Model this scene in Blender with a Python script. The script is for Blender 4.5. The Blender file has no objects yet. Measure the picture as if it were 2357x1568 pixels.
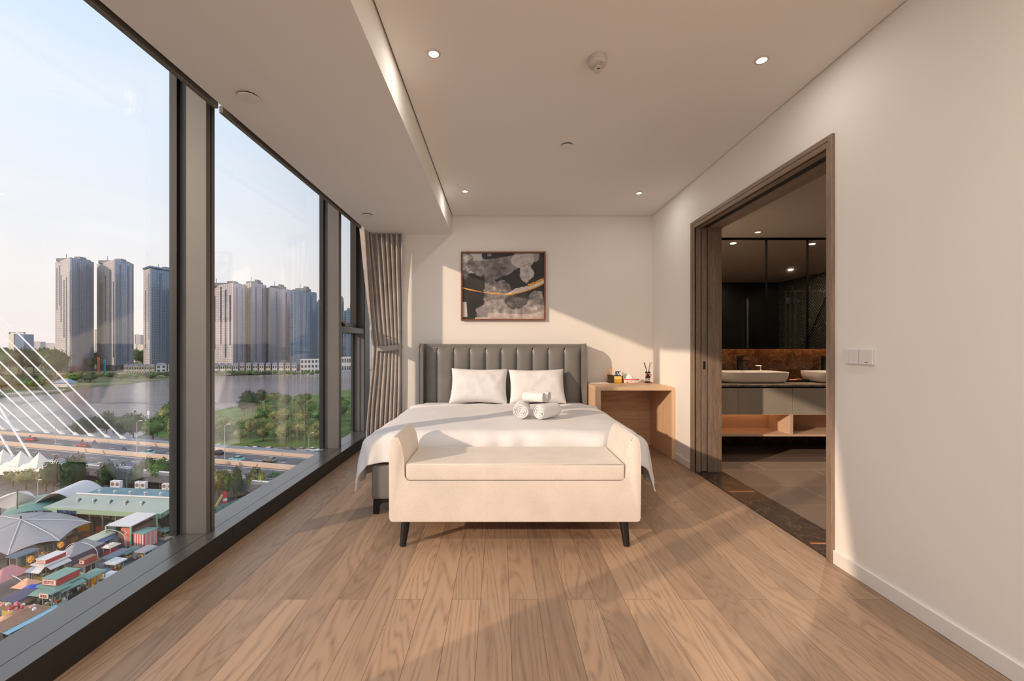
import bpy, bmesh, math, random
from mathutils import Vector, Matrix, noise
RND = random.Random(11)
SC = bpy.context.scene
C = SC.collection
F = 983.0; VX = 1150.0; VY = 794.0; EYE = 1.2; GZ = -38.8

def P(px, py, h=0.0):                 # ground direction -> real point at height h over the street
    d = F * (EYE - GZ - h) / (py - VY)
    return Vector(((px - VX) * d / F, d, GZ + h))
def DP(px, py, d):
    return Vector(((px - VX) * d / F, d, EYE - (py - VY) * d / F))

# ------------------------------------------------------------------ colour + materials
def lin1(c):
    c /= 255.0
    return c / 12.92 if c <= 0.04045 else ((c + 0.055) / 1.055) ** 2.4
def S(r, g, b): return (lin1(r), lin1(g), lin1(b), 1.0)

class NT:
    def __init__(s, name):
        s.m = bpy.data.materials.new(name); s.m.use_nodes = True
        s.t = s.m.node_tree; s.t.nodes.clear()
        s.o = s.t.nodes.new('ShaderNodeOutputMaterial')
    def n(s, typ, **kw):
        nd = s.t.nodes.new('ShaderNode' + typ)
        ins = kw.pop('i', {})
        for k, v in kw.items(): setattr(nd, k, v)
        for k, v in ins.items(): s.set(nd.inputs[k], v)
        return nd
    def set(s, sock, v):
        if isinstance(v, bpy.types.NodeSocket): s.t.links.new(v, sock)
        else: sock.default_value = v
    def math(s, op, a, b=0.0, c=0.0):
        nd = s.n('Math', operation=op); s.set(nd.inputs[0], a); s.set(nd.inputs[1], b); s.set(nd.inputs[2], c)
        return nd.outputs[0]
    def mix(s, f, a, b, bt='MIX'):
        nd = s.n('Mix', data_type='RGBA', blend_type=bt)
        s.set(nd.inputs[0], f); s.set(nd.inputs[6], a); s.set(nd.inputs[7], b)
        return nd.outputs[2]
    def ramp(s, f, stops, interp='LINEAR'):
        nd = s.n('ValToRGB'); nd.color_ramp.interpolation = interp
        el = nd.color_ramp.elements
        while len(el) < len(stops): el.new(0.5)
        for e, (p, c) in zip(el, stops):
            e.position = p; e.color = c
        s.set(nd.inputs[0], f)
        return nd.outputs[0]
    def coord(s, scale=(1, 1, 1), rot=(0, 0, 0), loc=(0, 0, 0), which='Object'):
        tc = s.n('TexCoord'); mp = s.n('Mapping')
        s.set(mp.inputs[0], tc.outputs[which]); mp.inputs['Scale'].default_value = scale
        mp.inputs['Rotation'].default_value = rot; mp.inputs['Location'].default_value = loc
        return mp.outputs[0]
    def bump(s, h, st=0.2, dist=0.01):
        nd = s.n('Bump'); nd.inputs['Strength'].default_value = st; nd.inputs['Distance'].default_value = dist
        s.set(nd.inputs['Height'], h); return nd.outputs[0]
    def pbr(s, col, rough=0.6, metal=0.0, normal=None, spec=0.5, **kw):
        b = s.n('BsdfPrincipled'); s.set(b.inputs['Base Color'], col); s.set(b.inputs['Roughness'], rough)
        s.set(b.inputs['Metallic'], metal); s.set(b.inputs['Specular IOR Level'], spec)
        if normal is not None: s.set(b.inputs['Normal'], normal)
        for k, v in kw.items(): s.set(b.inputs[k], v)
        s.t.links.new(b.outputs[0], s.o.inputs[0]); return s.m

def mat(name, col, rough=0.6, metal=0.0, var=0.04, vs=6.0, bump=0.0, bs=120.0, spec=0.4, **kw):
    t = NT(name); co = t.coord()
    nz = t.n('TexNoise', i={'Vector': co, 'Scale': vs, 'Detail': 3.0})
    dk = tuple(max(0, c * (1 - 2 * var)) for c in col[:3]) + (1,)
    lt = tuple(min(1, c * (1 + 2 * var)) for c in col[:3]) + (1,)
    c = t.ramp(nz.outputs[0], [(0.3, dk), (0.7, lt)])
    nm = None
    if bump:
        b = t.n('TexNoise', i={'Vector': co, 'Scale': bs, 'Detail': 2.0})
        nm = t.bump(b.outputs[0], bump)
    return t.pbr(c, rough, metal, nm, spec, **kw)

def emit(name, col, st):
    t = NT(name); e = t.n('Emission', i={'Color': col, 'Strength': st})
    t.t.links.new(e.outputs[0], t.o.inputs[0]); return t.m

def wood(name, ca, cb, axis='z', scale=1.0, rough=0.45, contrast=1.0):
    t = NT(name)
    sc = {'x': (0.6, 9, 9), 'y': (9, 0.6, 9), 'z': (9, 9, 0.6)}[axis]
    co = t.coord(scale=tuple(v * scale for v in sc))
    n1 = t.n('TexNoise', i={'Vector': co, 'Scale': 4.0, 'Detail': 6.0, 'Roughness': 0.65})
    n2 = t.n('TexNoise', i={'Vector': co, 'Scale': 22.0, 'Detail': 3.0})
    f = t.math('ADD', t.math('MULTIPLY', n1.outputs[0], 0.6), t.math('MULTIPLY', n2.outputs[0], 0.4))
    c = t.ramp(f, [(0.5 - 0.18 / contrast, ca), (0.5 + 0.18 / contrast, cb)])
    return t.pbr(c, rough, 0, t.bump(f, 0.12, 0.003))

def fabric(name, col, rough=0.9, scale=420.0, var=0.08, bump=0.25):
    t = NT(name); co = t.coord()
    w = t.n('TexNoise', i={'Vector': co, 'Scale': scale, 'Detail': 2.0})
    big = t.n('TexNoise', i={'Vector': co, 'Scale': 7.0, 'Detail': 4.0})
    f = t.math('ADD', t.math('MULTIPLY', w.outputs[0], 0.5), t.math('MULTIPLY', big.outputs[0], 0.5))
    dk = tuple(c * (1 - 1.6 * var) for c in col[:3]) + (1,); lt = tuple(min(1, c * (1 + 1.6 * var)) for c in col[:3]) + (1,)
    c = t.ramp(f, [(0.35, dk), (0.65, lt)])
    return t.pbr(c, rough, 0, t.bump(w.outputs[0], bump, 0.002), 0.2, **{'Sheen Weight': 0.15})

def marble(name, ca, cb, cv, scale=2.0, rough=0.2, vein=0.5):
    t = NT(name); co = t.coord()
    n1 = t.n('TexNoise', i={'Vector': co, 'Scale': scale, 'Detail': 8.0, 'Roughness': 0.6, 'Distortion': 0.6})
    base = t.ramp(n1.outputs[0], [(0.3, ca), (0.7, cb)])
    n2 = t.n('TexNoise', i={'Vector': co, 'Scale': scale * 1.1, 'Detail': 9.0, 'Roughness': 0.7, 'Distortion': 0.35})
    v = t.math('ABSOLUTE', t.math('SUBTRACT', n2.outputs[0], 0.5))
    vm = t.ramp(v, [(0.0, (vein, vein, vein, 1)), (0.013, (0, 0, 0, 1))])
    return t.pbr(t.mix(vm, base, cv), rough)

M = {}
M['wall'] = mat('warm_white_paint', (0.84, 0.80, 0.745, 1), 0.85, var=0.006, vs=2.0, bump=0.03, bs=220)
M['ceil'] = mat('ceiling_paint', (0.80, 0.775, 0.735, 1), 0.9, var=0.005, vs=1.5)
M['base'] = mat('baseboard_paint', (0.80, 0.77, 0.73, 1), 0.5, var=0.005)
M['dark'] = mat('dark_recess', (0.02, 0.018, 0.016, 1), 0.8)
M['metal'] = mat('grey_anodised_aluminium', (0.15, 0.146, 0.138, 1), 0.45, 0.3, var=0.03, vs=2.0)
M['metal_dark'] = mat('dark_grey_aluminium', (0.050, 0.046, 0.042, 1), 0.38, 0.3, var=0.03)
M['gasket'] = mat('black_gasket', (0.01, 0.011, 0.013, 1), 0.5)
M['sill'] = mat('sill_metal_lit_top', (0.105, 0.10, 0.095, 1), 0.26, 0.2, var=0.03, vs=1.5, spec=0.9)  # lighter top copy of the sill metal; sky sheen put into its colour
M['plinth'] = mat('sill_metal_dark_front', (0.022, 0.020, 0.018, 1), 0.45, 0.1, var=0.03)  # darker front copy of the sill metal; its shade put into the colour
M['blindbar'] = mat('grey_blind_bar', (0.16, 0.145, 0.125, 1), 0.5, 0.2)
M['blindcloth'] = fabric('grey_blind_cloth', (0.08, 0.075, 0.07, 1))
M['bench'] = fabric('cream_velvet', (0.72, 0.65, 0.58, 1), 0.85, 160, 0.05, 0.10)
M['piping'] = fabric('cream_piping', (0.78, 0.70, 0.61, 1), 0.85, 300, 0.03, 0.05)
M['leather'] = mat('grey_leather', (0.19, 0.18, 0.168, 1), 0.42, var=0.04, bump=0.05, bs=300)
M['linen'] = fabric('white_linen', (0.76, 0.745, 0.75, 1), 0.85, 260, 0.015, 0.06)
M['pillow'] = fabric('white_pillow_cotton', (0.80, 0.79, 0.79, 1), 0.85, 260, 0.012, 0.06)
M['towel'] = fabric('white_terry', (0.84, 0.83, 0.83, 1), 0.95, 240, 0.05, 0.7)
M['curtain'] = fabric('greige_curtain', (0.47, 0.43, 0.40, 1), 0.9, 300, 0.12, 0.2)
M['tie'] = fabric('greige_tieback', (0.44, 0.41, 0.38, 1), 0.9, 300, 0.08, 0.2)
M['blackmetal'] = mat('black_metal', (0.012, 0.012, 0.012, 1), 0.5, 0.2)
M['blackwood'] = mat('black_wood', (0.010, 0.009, 0.008, 1), 0.4)
M['oakdesk'] = wood('light_oak_veneer', S(210, 172, 136), S(230, 198, 164), 'x')
M['oakdeskv'] = wood('light_oak_veneer_upright', S(204, 166, 130), S(224, 190, 156), 'z')
M['oakback'] = wood('oak_back_panel', S(176, 138, 104), S(210, 174, 138), 'x', 1.6)
M['doorwood'] = wood('grey_brown_oak', S(108, 90, 76), S(158, 136, 118), 'z', 1.4, 0.5)
M['doorwoodh'] = wood('grey_brown_oak_across', S(108, 90, 76), S(158, 136, 118), 'y', 1.4, 0.5)
M['frame'] = wood('walnut_frame', S(92, 54, 34), S(136, 84, 54), 'x')
M['plastic'] = mat('white_plastic', (0.74, 0.71, 0.68, 1), 0.45, var=0.01)
M['plasticgrey'] = mat('grey_plastic', (0.42, 0.40, 0.37, 1), 0.5, var=0.02)
M['brasslens'] = mat('lens', (0.45, 0.38, 0.25, 1), 0.2, 0.6)
M['lampring'] = mat('lamp_trim', (0.62, 0.56, 0.50, 1), 0.5)
M['glow'] = emit('lamp_glow', (1.0, 0.84, 0.66, 1), 12.0)
M['ledstrip'] = emit('led_strip', (1.0, 0.48, 0.18, 1), 2.6)
M['copper'] = mat('copper_inlay', (0.75, 0.36, 0.18, 1), 0.3, 0.9)
M['chrome'] = mat('chrome', (0.70, 0.68, 0.66, 1), 0.15, 1.0, var=0.01)
M['stile'] = mat('black_mirror_frame', (0.004, 0.0035, 0.003, 1), 0.9, spec=0.0)
M['mirror'] = mat('mirror_silver', (0.66, 0.63, 0.60, 1), 0.015, 1.0, var=0.0)
M['basin'] = mat('warm_white_ceramic', (0.62, 0.56, 0.49, 1), 0.3, var=0.01)
M['vanity'] = mat('greige_lacquer', (0.34, 0.30, 0.255, 1), 0.5, var=0.015)
M['vanitywood'] = wood('pale_shelf_wood', S(196, 168, 144), S(214, 188, 164), 'x', 1.0, 0.5)
M['emperador'] = marble('dark_brown_marble', S(36, 28, 24), S(62, 50, 42), S(150, 120, 96), 5.0, 0.25, 0.55)
M['brownmarble'] = marble('brown_marble_wall', S(74, 50, 34), S(120, 86, 60), S(190, 150, 112), 6.0, 0.22, 0.6)
M['counter'] = marble('grey_brown_counter_stone', S(92, 80, 70), S(140, 124, 110), S(190, 176, 160), 14.0, 0.25, 0.5)
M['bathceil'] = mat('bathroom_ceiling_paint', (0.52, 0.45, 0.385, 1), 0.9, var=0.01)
M['bathdark'] = wood('very_dark_panel', S(14, 14, 14), S(30, 29, 27), 'z', 1.0, 0.3)
M['bathwall'] = mat('bathroom_dark_stone', (0.055, 0.042, 0.034, 1), 0.4)

def floor_material():
    t = NT('oak_plank_floor')
    tc = t.n('TexCoord'); mp = t.n('Mapping'); t.set(mp.inputs[0], tc.outputs['Object'])
    mp.inputs['Rotation'].default_value = (0, 0, math.radians(90)); mp.inputs['Location'].default_value = (0.913, -0.0455, 0)
    br = t.n('TexBrick', offset=0.5, offset_frequency=2, i={'Vector': mp.outputs[0], 'Color1': (0, 0, 0, 1), 'Color2': (1, 1, 1, 1), 'Mortar': (0.5, 0.5, 0.5, 1), 'Scale': 1.0,
              'Mortar Size': 0.0011, 'Mortar Smooth': 0.1, 'Bias': 0.0, 'Brick Width': 2.2, 'Row Height': 0.135})
    rnd = br.outputs['Color']
    sep = t.n('SeparateXYZ', i={0: tc.outputs['Object']})
    off = t.math('MULTIPLY', rnd, 37.0)
    def vec(sx, sy):
        cb = t.n('CombineXYZ', i={0: t.math('ADD', t.math('MULTIPLY', sep.outputs[0], sx), off), 1: t.math('ADD', t.math('MULTIPLY', sep.outputs[1], sy), off), 2: off})
        return cb.outputs[0]
    n1 = t.n('TexNoise', i={'Vector': vec(5.0, 0.6), 'Scale': 1.0, 'Detail': 1.5, 'Roughness': 0.45, 'Distortion': 0.35})
    rings = t.math('SINE', t.math('MULTIPLY', n1.outputs[0], 120.0))
    rings = t.math('POWER', t.math('MULTIPLY_ADD', rings, 0.5, 0.5), 2.6)
    brk = t.n('TexNoise', i={'Vector': vec(60, 9), 'Scale': 1.0, 'Detail': 3.0})
    rings = t.math('MULTIPLY', rings, t.math('MULTIPLY_ADD', brk.outputs[0], 1.6, -0.35))
    fine = t.n('TexNoise', i={'Vector': vec(160, 5), 'Scale': 1.0, 'Detail': 3.0})
    tone = t.n('TexNoise', i={'Vector': vec(1.5, 0.4), 'Scale': 1.0, 'Detail': 2.0})
    base = t.ramp(rnd, [(0.0, S(142, 118, 97)), (0.35, S(160, 134, 111)), (0.65, S(173, 145, 120)), (1.0, S(190, 159, 131))])
    base = t.mix(t.math('MULTIPLY', tone.outputs[0], 0.35), base, S(144, 117, 96))
    g = t.math('MULTIPLY', rings, 0.78)
    base = t.mix(g, base, S(112, 88, 68))
    base = t.mix(t.math('MULTIPLY', t.math('SUBTRACT', fine.outputs[0], 0.42), 0.9), base, S(196, 160, 126))
    base = t.mix(br.outputs['Fac'], base, S(104, 78, 58))
    h = t.math('SUBTRACT', t.math('MULTIPLY', fine.outputs[0], 0.35), t.math('ADD', t.math('MULTIPLY', rings, 0.5), br.outputs['Fac']))
    return t.pbr(base, t.math('MULTIPLY_ADD', fine.outputs[0], 0.15, 0.36), 0, t.bump(h, 0.12, 0.002), 0.4)
M['floor'] = floor_material()

def tile_material(name, ca, cb, joint, w, hgt, rough=0.35, offs=0.5, rot=0.0):
    t = NT(name); co = t.coord(rot=(0, 0, rot))
    br = t.n('TexBrick', offset=offs, i={'Vector': co, 'Color1': ca, 'Color2': cb, 'Mortar': joint, 'Scale': 1.0, 'Mortar Size': 0.005, 'Brick Width': w, 'Row Height': hgt})
    n = t.n('TexNoise', i={'Vector': co, 'Scale': 3.0, 'Detail': 8.0, 'Distortion': 0.8})
    c = t.mix(t.math('MULTIPLY', n.outputs[0], 0.45), br.outputs['Color'], S(92, 76, 64))
    return t.pbr(c, rough)
M['bathfloor'] = tile_material('grey_brown_floor_tile', S(132, 116, 104), S(120, 105, 94), S(178, 156, 138), 0.9, 0.45)
def mosaic_material():
    t = NT('black_white_mosaic'); co = t.coord(rot=(math.radians(45), 0, 0))
    v = t.n('TexVoronoi', feature='DISTANCE_TO_EDGE', i={'Vector': co, 'Scale': 24.0, 'Randomness': 0.25})
    v2 = t.n('TexVoronoi', feature='F1', i={'Vector': co, 'Scale': 48.0, 'Randomness': 0.2})
    f = t.math('LESS_THAN', v.outputs['Distance'], 0.07)
    g = t.math('LESS_THAN', v2.outputs['Distance'], 0.16)
    c = t.mix(t.math('MAXIMUM', f, g), S(18, 18, 18), S(150, 142, 130))
    return t.pbr(c, 0.3)
M['mosaic'] = mosaic_material()

def glass_material(name, ior=1.52, tint=(0.95, 0.97, 0.97, 1)):
    t = NT(name)
    lw = t.n('LayerWeight', i={'Blend': 0.5}); r0 = ((ior - 1) / (ior + 1)) ** 2
    fac = t.math('MULTIPLY_ADD', t.math('POWER', lw.outputs['Facing'], 5.0), 1 - r0, r0); tr = t.n('BsdfTransparent', i={'Color': tint})
    gl = t.n('BsdfGlossy', i={'Color': (1, 1, 1, 1), 'Roughness': 0.0})
    mx = t.n('MixShader'); t.set(mx.inputs[0], fac); t.t.links.new(tr.outputs[0], mx.inputs[1]); t.t.links.new(gl.outputs[0], mx.inputs[2])
    t.t.links.new(mx.outputs[0], t.o.inputs[0]); return t.m
M['glass'] = glass_material('window_glass', 1.85, (0.99, 1.0, 1.0, 1))
M['showerglass'] = glass_material('shower_glass', 1.45, (0.85, 0.88, 0.86, 1))

# ------------------------------------------------------------------ mesh building
OFF = {}
def origin(o):
    v = Vector((0, 0, 0))
    while o is not None:
        v = v + o.location; o = o.parent
    return v

class G:
    def __init__(s): s.bm = bmesh.new()
    def _tf(s, vs, rz, piv):
        if rz:
            bmesh.ops.rotate(s.bm, verts=vs, cent=piv, matrix=Matrix.Rotation(rz, 3, 'Z'))
    def box(s, x0, x1, y0, y1, z0, z1, bev=0.0, seg=2, rz=0.0, piv=None):
        vs = [s.bm.verts.new((x, y, z)) for x in (x0, x1) for y in (y0, y1) for z in (z0, z1)]
        fs = [s.bm.faces.new([vs[i] for i in q]) for q in ((0, 1, 3, 2), (4, 6, 7, 5), (0, 4, 5, 1), (2, 3, 7, 6), (0, 2, 6, 4), (1, 5, 7, 3))]
        if bev:
            ed = list({e for f in fs for e in f.edges})
            r = bmesh.ops.bevel(s.bm, geom=ed, offset=bev, segments=seg, profile=0.6, affect='EDGES')
            vs = list({v for v in r['verts']} | {v for v in vs if v.is_valid})
        s._tf(vs, rz, piv or Vector(((x0 + x1) / 2, (y0 + y1) / 2, z0)))
        return s
    def cyl(s, p0, p1, r0, r1=None, n=14, caps=True):
        r1 = r0 if r1 is None else r1
        p0, p1 = Vector(p0), Vector(p1); d = (p1 - p0).normalized()
        a = d.orthogonal().normalized(); b = d.cross(a)
        ra = [s.bm.verts.new(p0 + (a * math.cos(t) + b * math.sin(t)) * r0) for t in (2 * math.pi * i / n for i in range(n))]
        rb = [s.bm.verts.new(p1 + (a * math.cos(t) + b * math.sin(t)) * r1) for t in (2 * math.pi * i / n for i in range(n))]
        for i in range(n): s.bm.faces.new((ra[i], ra[(i + 1) % n], rb[(i + 1) % n], rb[i]))
        if caps:
            s.bm.faces.new(ra[::-1]); s.bm.faces.new(rb)
        return s
    def tube(s, pts, r, n=8):
        pts = [Vector(p) for p in pts]; rings = []
        for i, p in enumerate(pts):
            d = (pts[min(i + 1, len(pts) - 1)] - pts[max(i - 1, 0)]).normalized()
            ref = Vector((0, 0, 1)) if abs(d.z) < 0.9 else Vector((1, 0, 0))
            a = d.cross(ref).normalized(); b = d.cross(a)
            rr = r[i] if isinstance(r, (list, tuple)) else r
            rings.append([s.bm.verts.new(p + (a * math.cos(2 * math.pi * k / n) + b * math.sin(2 * math.pi * k / n)) * rr) for k in range(n)])
        for A, B in zip(rings, rings[1:]):
            for k in range(n): s.bm.faces.new((A[k], A[(k + 1) % n], B[(k + 1) % n], B[k]))
        s.bm.faces.new(rings[0][::-1]); s.bm.faces.new(rings[-1])
        return s
    def lathe(s, cx, cy, prof, n=32, sx=1.0, sy=1.0):
        rings = []
        for r, z in prof:
            if r < 1e-6: rings.append([s.bm.verts.new((cx, cy, z))])
            else: rings.append([s.bm.verts.new((cx + r * sx * math.cos(2 * math.pi * k / n), cy + r * sy * math.sin(2 * math.pi * k / n), z)) for k in range(n)])
        for A, B in zip(rings, rings[1:]):
            for k in range(n):
                k2 = (k + 1) % n
                if len(A) == 1 and len(B) == 1: continue
                if len(A) == 1: s.bm.faces.new((A[0], B[k2], B[k]))
                elif len(B) == 1: s.bm.faces.new((A[k], A[k2], B[0]))
                else: s.bm.faces.new((A[k], A[k2], B[k2], B[k]))
        return s
    def prism(s, poly, plane, a, b):
        mk = {'xz': lambda p, t: (p[0], t, p[1]), 'xy': lambda p, t: (p[0], p[1], t), 'yz': lambda p, t: (t, p[0], p[1])}[plane]
        A = [s.bm.verts.new(mk(p, a)) for p in poly]; B = [s.bm.verts.new(mk(p, b)) for p in poly]
        fa = s.bm.faces.new(A); fb = s.bm.faces.new(B[::-1]); n = len(poly)
        for i in range(n): s.bm.faces.new((A[(i + 1) % n], A[i], B[i], B[(i + 1) % n]))
        s.last = (fa, fb)
        return s
    def bevel_caps(s, off, seg=3):
        ed = list({e for f in s.last for e in f.edges})
        bmesh.ops.bevel(s.bm, geom=ed, offset=off, segments=seg, profile=0.5, affect='EDGES', clamp_overlap=True); return s
    def grid(s, fn, nu, nv, closeu=False):
        V = [[s.bm.verts.new(fn(i / nu, j / nv)) for j in range(nv + 1)] for i in range(nu + (0 if closeu else 1))]
        n = len(V)
        for i in range(nu):
            for j in range(nv):
                A, B = V[i], V[(i + 1) % n]
                s.bm.faces.new((A[j], B[j], B[j + 1], A[j + 1]))
        return s
    def poly(s, *pts):
        s.bm.faces.new([s.bm.verts.new(p) for p in pts]); return s
    def hull(s, top, bot):               # prism between two point loops
        A = [s.bm.verts.new(p) for p in bot]; B = [s.bm.verts.new(p) for p in top]; n = len(A)
        s.bm.faces.new(A[::-1]); s.bm.faces.new(B)
        for i in range(n): s.bm.faces.new((A[i], A[(i + 1) % n], B[(i + 1) % n], B[i]))
        return s
    def out(s, name, m, parent=None, smooth=False, ang=40, at=None, mods=()):
        bm = s.bm
        bmesh.ops.recalc_face_normals(bm, faces=bm.faces)
        me = bpy.data.meshes.new(name); o = bpy.data.objects.new(name, me); C.objects.link(o)
        if parent is not None:
            o.parent = parent; sh = origin(parent)
        else:
            xs = [v.co for v in bm.verts]
            lo = [min(v[i] for v in xs) for i in range(3)]; hi = [max(v[i] for v in xs) for i in range(3)]
            sh = Vector(at) if at is not None else Vector(((lo[0] + hi[0]) / 2, (lo[1] + hi[1]) / 2, lo[2]))
            o.location = sh
        if at is not None and parent is not None:
            o.location = Vector(at) - sh; sh = Vector(at)
        bmesh.ops.translate(bm, verts=bm.verts, vec=-sh)
        bm.to_mesh(me); bm.free()
        for mm in (m if isinstance(m, (list, tuple)) else [m]): me.materials.append(mm)
        if smooth:
            for p in me.polygons: p.use_smooth = True
            if ang: me.set_sharp_from_angle(angle=math.radians(ang))
        for typ, kw in mods:
            md = o.modifiers.new(typ.lower(), typ)
            for k, v in kw.items(): setattr(md, k, v)
        return o

def thing(name, label, cat, loc=(0, 0, 0), group=None):
    o = bpy.data.objects.new(name, None); C.objects.link(o); o.location = loc
    o.empty_display_size = 0.1
    return tag(o, label, cat, group)
def tag(o, label, cat, group=None):
    o['label'] = label; o['category'] = cat
    if group: o['group'] = group
    return o
def struct(o):
    o['kind'] = 'structure'; return o
def dup(root, loc, rz=0.0, label=None, group=None, mats=None, scale=None):
    r = root.copy(); C.objects.link(r); r.location = loc; r.rotation_euler = (0, 0, rz)
    if scale: r.scale = scale
    if label: r['label'] = label
    if group: r['group'] = group
    def rec(src, dst):
        for ch in [c for c in ALLCH.get(src.name, [])]:
            k = ch.copy(); C.objects.link(k); k.parent = dst
            if mats and ch.name.split('.')[0] in mats:
                k.material_slots[0].link = 'OBJECT'; k.material_slots[0].material = mats[ch.name.split('.')[0]]
            rec(ch, k)
    rec(root, r); return r
ALLCH = {}
def freeze(root):                       # remember the children of a thing that will be copied
    ALLCH[root.name] = list(root.children)
    for c in root.children: freeze(c)
    return root
SKY = 1.0; SUN = 2.6; LAMP = 1.4; FILL_BACK = 10.0; BATHL = 15.0; EXPO = 0.45
# ================================================================== THE BEDROOM
XR = 1.839; YB = 5.15; ZC = 2.756; ZS = 2.531; XS = -1.545; XG = -1.84; XP = -1.592; YN = -3.0
DN, DF, DZ = 2.392, 4.02, 2.30        # door opening: near, far, head
fl = struct(G().box(-1.8, XR, YN, YB, -0.06, 0.0).out('floor', M['floor'], at=(0, 0, 0)))
struct(G().box(-0.566, XR - 0.006, YN, YB - 0.006, ZC, ZC + 0.06).out('ceiling', M['ceil']))
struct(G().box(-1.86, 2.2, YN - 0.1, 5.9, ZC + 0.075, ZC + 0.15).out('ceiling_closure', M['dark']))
g = G(); g.box(XS, -0.576, YN, YB, ZS, ZC + 0.07)
struct(g.out('ceiling_soffit', M['ceil']))
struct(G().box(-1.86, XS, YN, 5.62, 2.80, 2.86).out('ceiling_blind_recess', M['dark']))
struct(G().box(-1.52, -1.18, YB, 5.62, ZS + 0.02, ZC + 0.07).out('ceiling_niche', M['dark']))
struct(G().box(-1.18, XR + 0.26, YB, 5.56, 0, ZC + 0.07).out('wall_back', M['wall']))
g = G()
g.box(XR, 2.09, YN, DN - 0.02, 0, ZC + 0.07); g.box(XR, 2.09, DF + 0.02, YB, 0, ZC + 0.07); g.box(XR, 2.09, DN - 0.02, DF + 0.02, DZ + 0.02, ZC + 0.07)
struct(g.out('wall_right', M['wall']))
g = G(); g.box(-1.9, 2.09, YN - 0.12, YN, 0, 0.12); g.box(-1.9, 2.09, YN - 0.12, YN, 2.6, ZC + 0.07); g.box(1.6, 2.09, YN - 0.12, YN, 0.12, 2.6)
struct(g.out('wall_front', M['wall']))
w = bpy.data.objects.new('window_6', None); C.objects.link(w); w['kind'] = 'structure'; w.location = (-.1, YN - .06, .12)  # unseen glazing added behind the camera for extra daylight
G().box(-1.84, 1.6, YN - 0.07, YN - 0.058, 0.12, 2.6).out('glass_pane', M['glass'], w)
for xx in (-1.0, .3): G().box(xx - .04, xx + .04, YN - .14, YN - .01, .12, 2.6).out('mullion', M['metal'], w)
struct(G().box(XG - 0.1, XG + 0.2, YN, -1.25, 0, 0.118).out('wall_left', M['wall']))  # unseen stretch left open above this kerb to add daylight
G().box(XG - 0.012, XG, YN, -1.3, 0.118, 2.8).out('glass_pane', M['glass'], w) if 0 else None
def baseboard(name, x0, x1, y0, y1):
    g = G(); g.box(x0, x1, y0, y1, 0, 0.076, 0.003, 1); return struct(g.out(name, M['base']))
baseboard('baseboard_right', XR - 0.013, XR, YN, DN - 0.05)
baseboard('baseboard_right', XR - 0.013, XR, DF + 0.062, 4.466)
baseboard('baseboard_back', -1.18, -0.96, YB - 0.013, YB)
# ---- window wall
sill = G(); sill.box(-1.822, XP, -1.25, 5.66, 0.0, 0.118, 0.003, 1)
so = struct(sill.out('trim_window_plinth', M['plinth'], at=(XP, 2, 0)))
G().box(-1.822, XP + .0006, -1.25, 5.66, 0.1172, 0.1192).out('sill_top', M['sill'], so)  # thin skin carrying the lighter sky-lit tone of the top
g = G(); g.box(-1.6795, -1.6765, -1.25, 5.5, 0.1165, 0.1196); g.box(XP - 0.004, XP + 0.0008, 2.545, 2.548, 0.0, 0.117); g.box(XP - 0.004, XP + 0.0008, 0.55, 0.553, 0.0, 0.117)
g.out('panel_joint', M['gasket'], so)
mull_y = [0.45, 2.442, 4.455]
XM = -1.677
def mullion(y, parent):
    g = G(); g.box(XM - 0.155, XM, y, y + 0.036, 0.118, 2.8, 0.002, 1); g.box(XM - 0.155, XM - 0.012, y + 0.03, y + 0.05, 0.118, 2.8); g.box(XM - 0.155, XM - 0.003, y + 0.046, y + 0.078, 0.118, 2.8, 0.002, 1)
    o = g.out('mullion', M['metal'], parent)
    g = G(); g.box(XM - 0.014, XM - 0.001, y + 0.0365, y + 0.0455, 0.118, 2.8); g.out('groove', M['gasket'], o)
    g = G(); g.box(XG - 0.03, XG + 0.012, y - 0.025, y + 0.1, 0.118, 2.8); g.out('gasket', M['gasket'], o)
    return o
ys = [-1.25] + mull_y + [5.36]
for k in range(4):
    w = bpy.data.objects.new('window_%d' % (k + 1), None); C.objects.link(w); w['kind'] = 'structure'
    w.location = (XG, (ys[k] + ys[k + 1]) / 2, 0.118)
    y0 = ys[k] + (0.1 if k else 0); y1 = ys[k + 1] - 0.024
    G().box(XG - 0.012, XG, y0, y1, 0.10, 2.80).out('glass_pane', M['glass'], w)
    if k < 3: mullion(ys[k + 1], w)
    if k == 3:
        g = G(); g.box(XG - 0.03, -1.70, 4.53, 5.38, 1.335, 1.402, 0.003, 1); tr = g.out('transom', M['metal_dark'], w)
        g = G()
        for a in ((4.535, 4.60, 1.402, 2.8), (5.285, 5.35, 1.402, 2.8)): g.box(XG - 0.01, -1.775, a[0], a[1], a[2], a[3], 0.002, 1)
        g.box(XG - 0.01, -1.775, 4.6, 5.285, 1.402, 1.455, 0.002, 1); sash = g.out('sash', M['metal_dark'], w)
        g = G(); g.box(-1.775, -1.745, 4.83, 4.87, 1.41, 1.47, 0.004); g.box(-1.76, -1.745, 4.72, 4.87, 1.462, 1.478, 0.003); g.out('window_handle', M['metal'], sash)
        g = G(); g.box(XG - 0.02, -1.755, 5.355, 5.40, 0.118, 1.335, 0.002, 1); g.box(XG - 0.02, -1.70, 5.365, 5.572, 0.118, 2.8, 0.003, 1); g.out('corner_post', M['metal'], w)
        g = G(); g.box(XG - 0.012, XG + 0.015, 5.325, 5.355, 0.118, 1.335); g.box(-1.7, -1.692, 5.37, 5.568, 0.118, 2.8); g.out('gasket', M['metal_dark'], w)
w = bpy.data.objects.new('window_5', None); C.objects.link(w); w['kind'] = 'structure'; w.location = (-1.44, 5.6, 0.1)
G().box(-1.72, -1.16, 5.60, 5.612, 0.10, 2.8).out('glass_pane', M['glass'], w)
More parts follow.
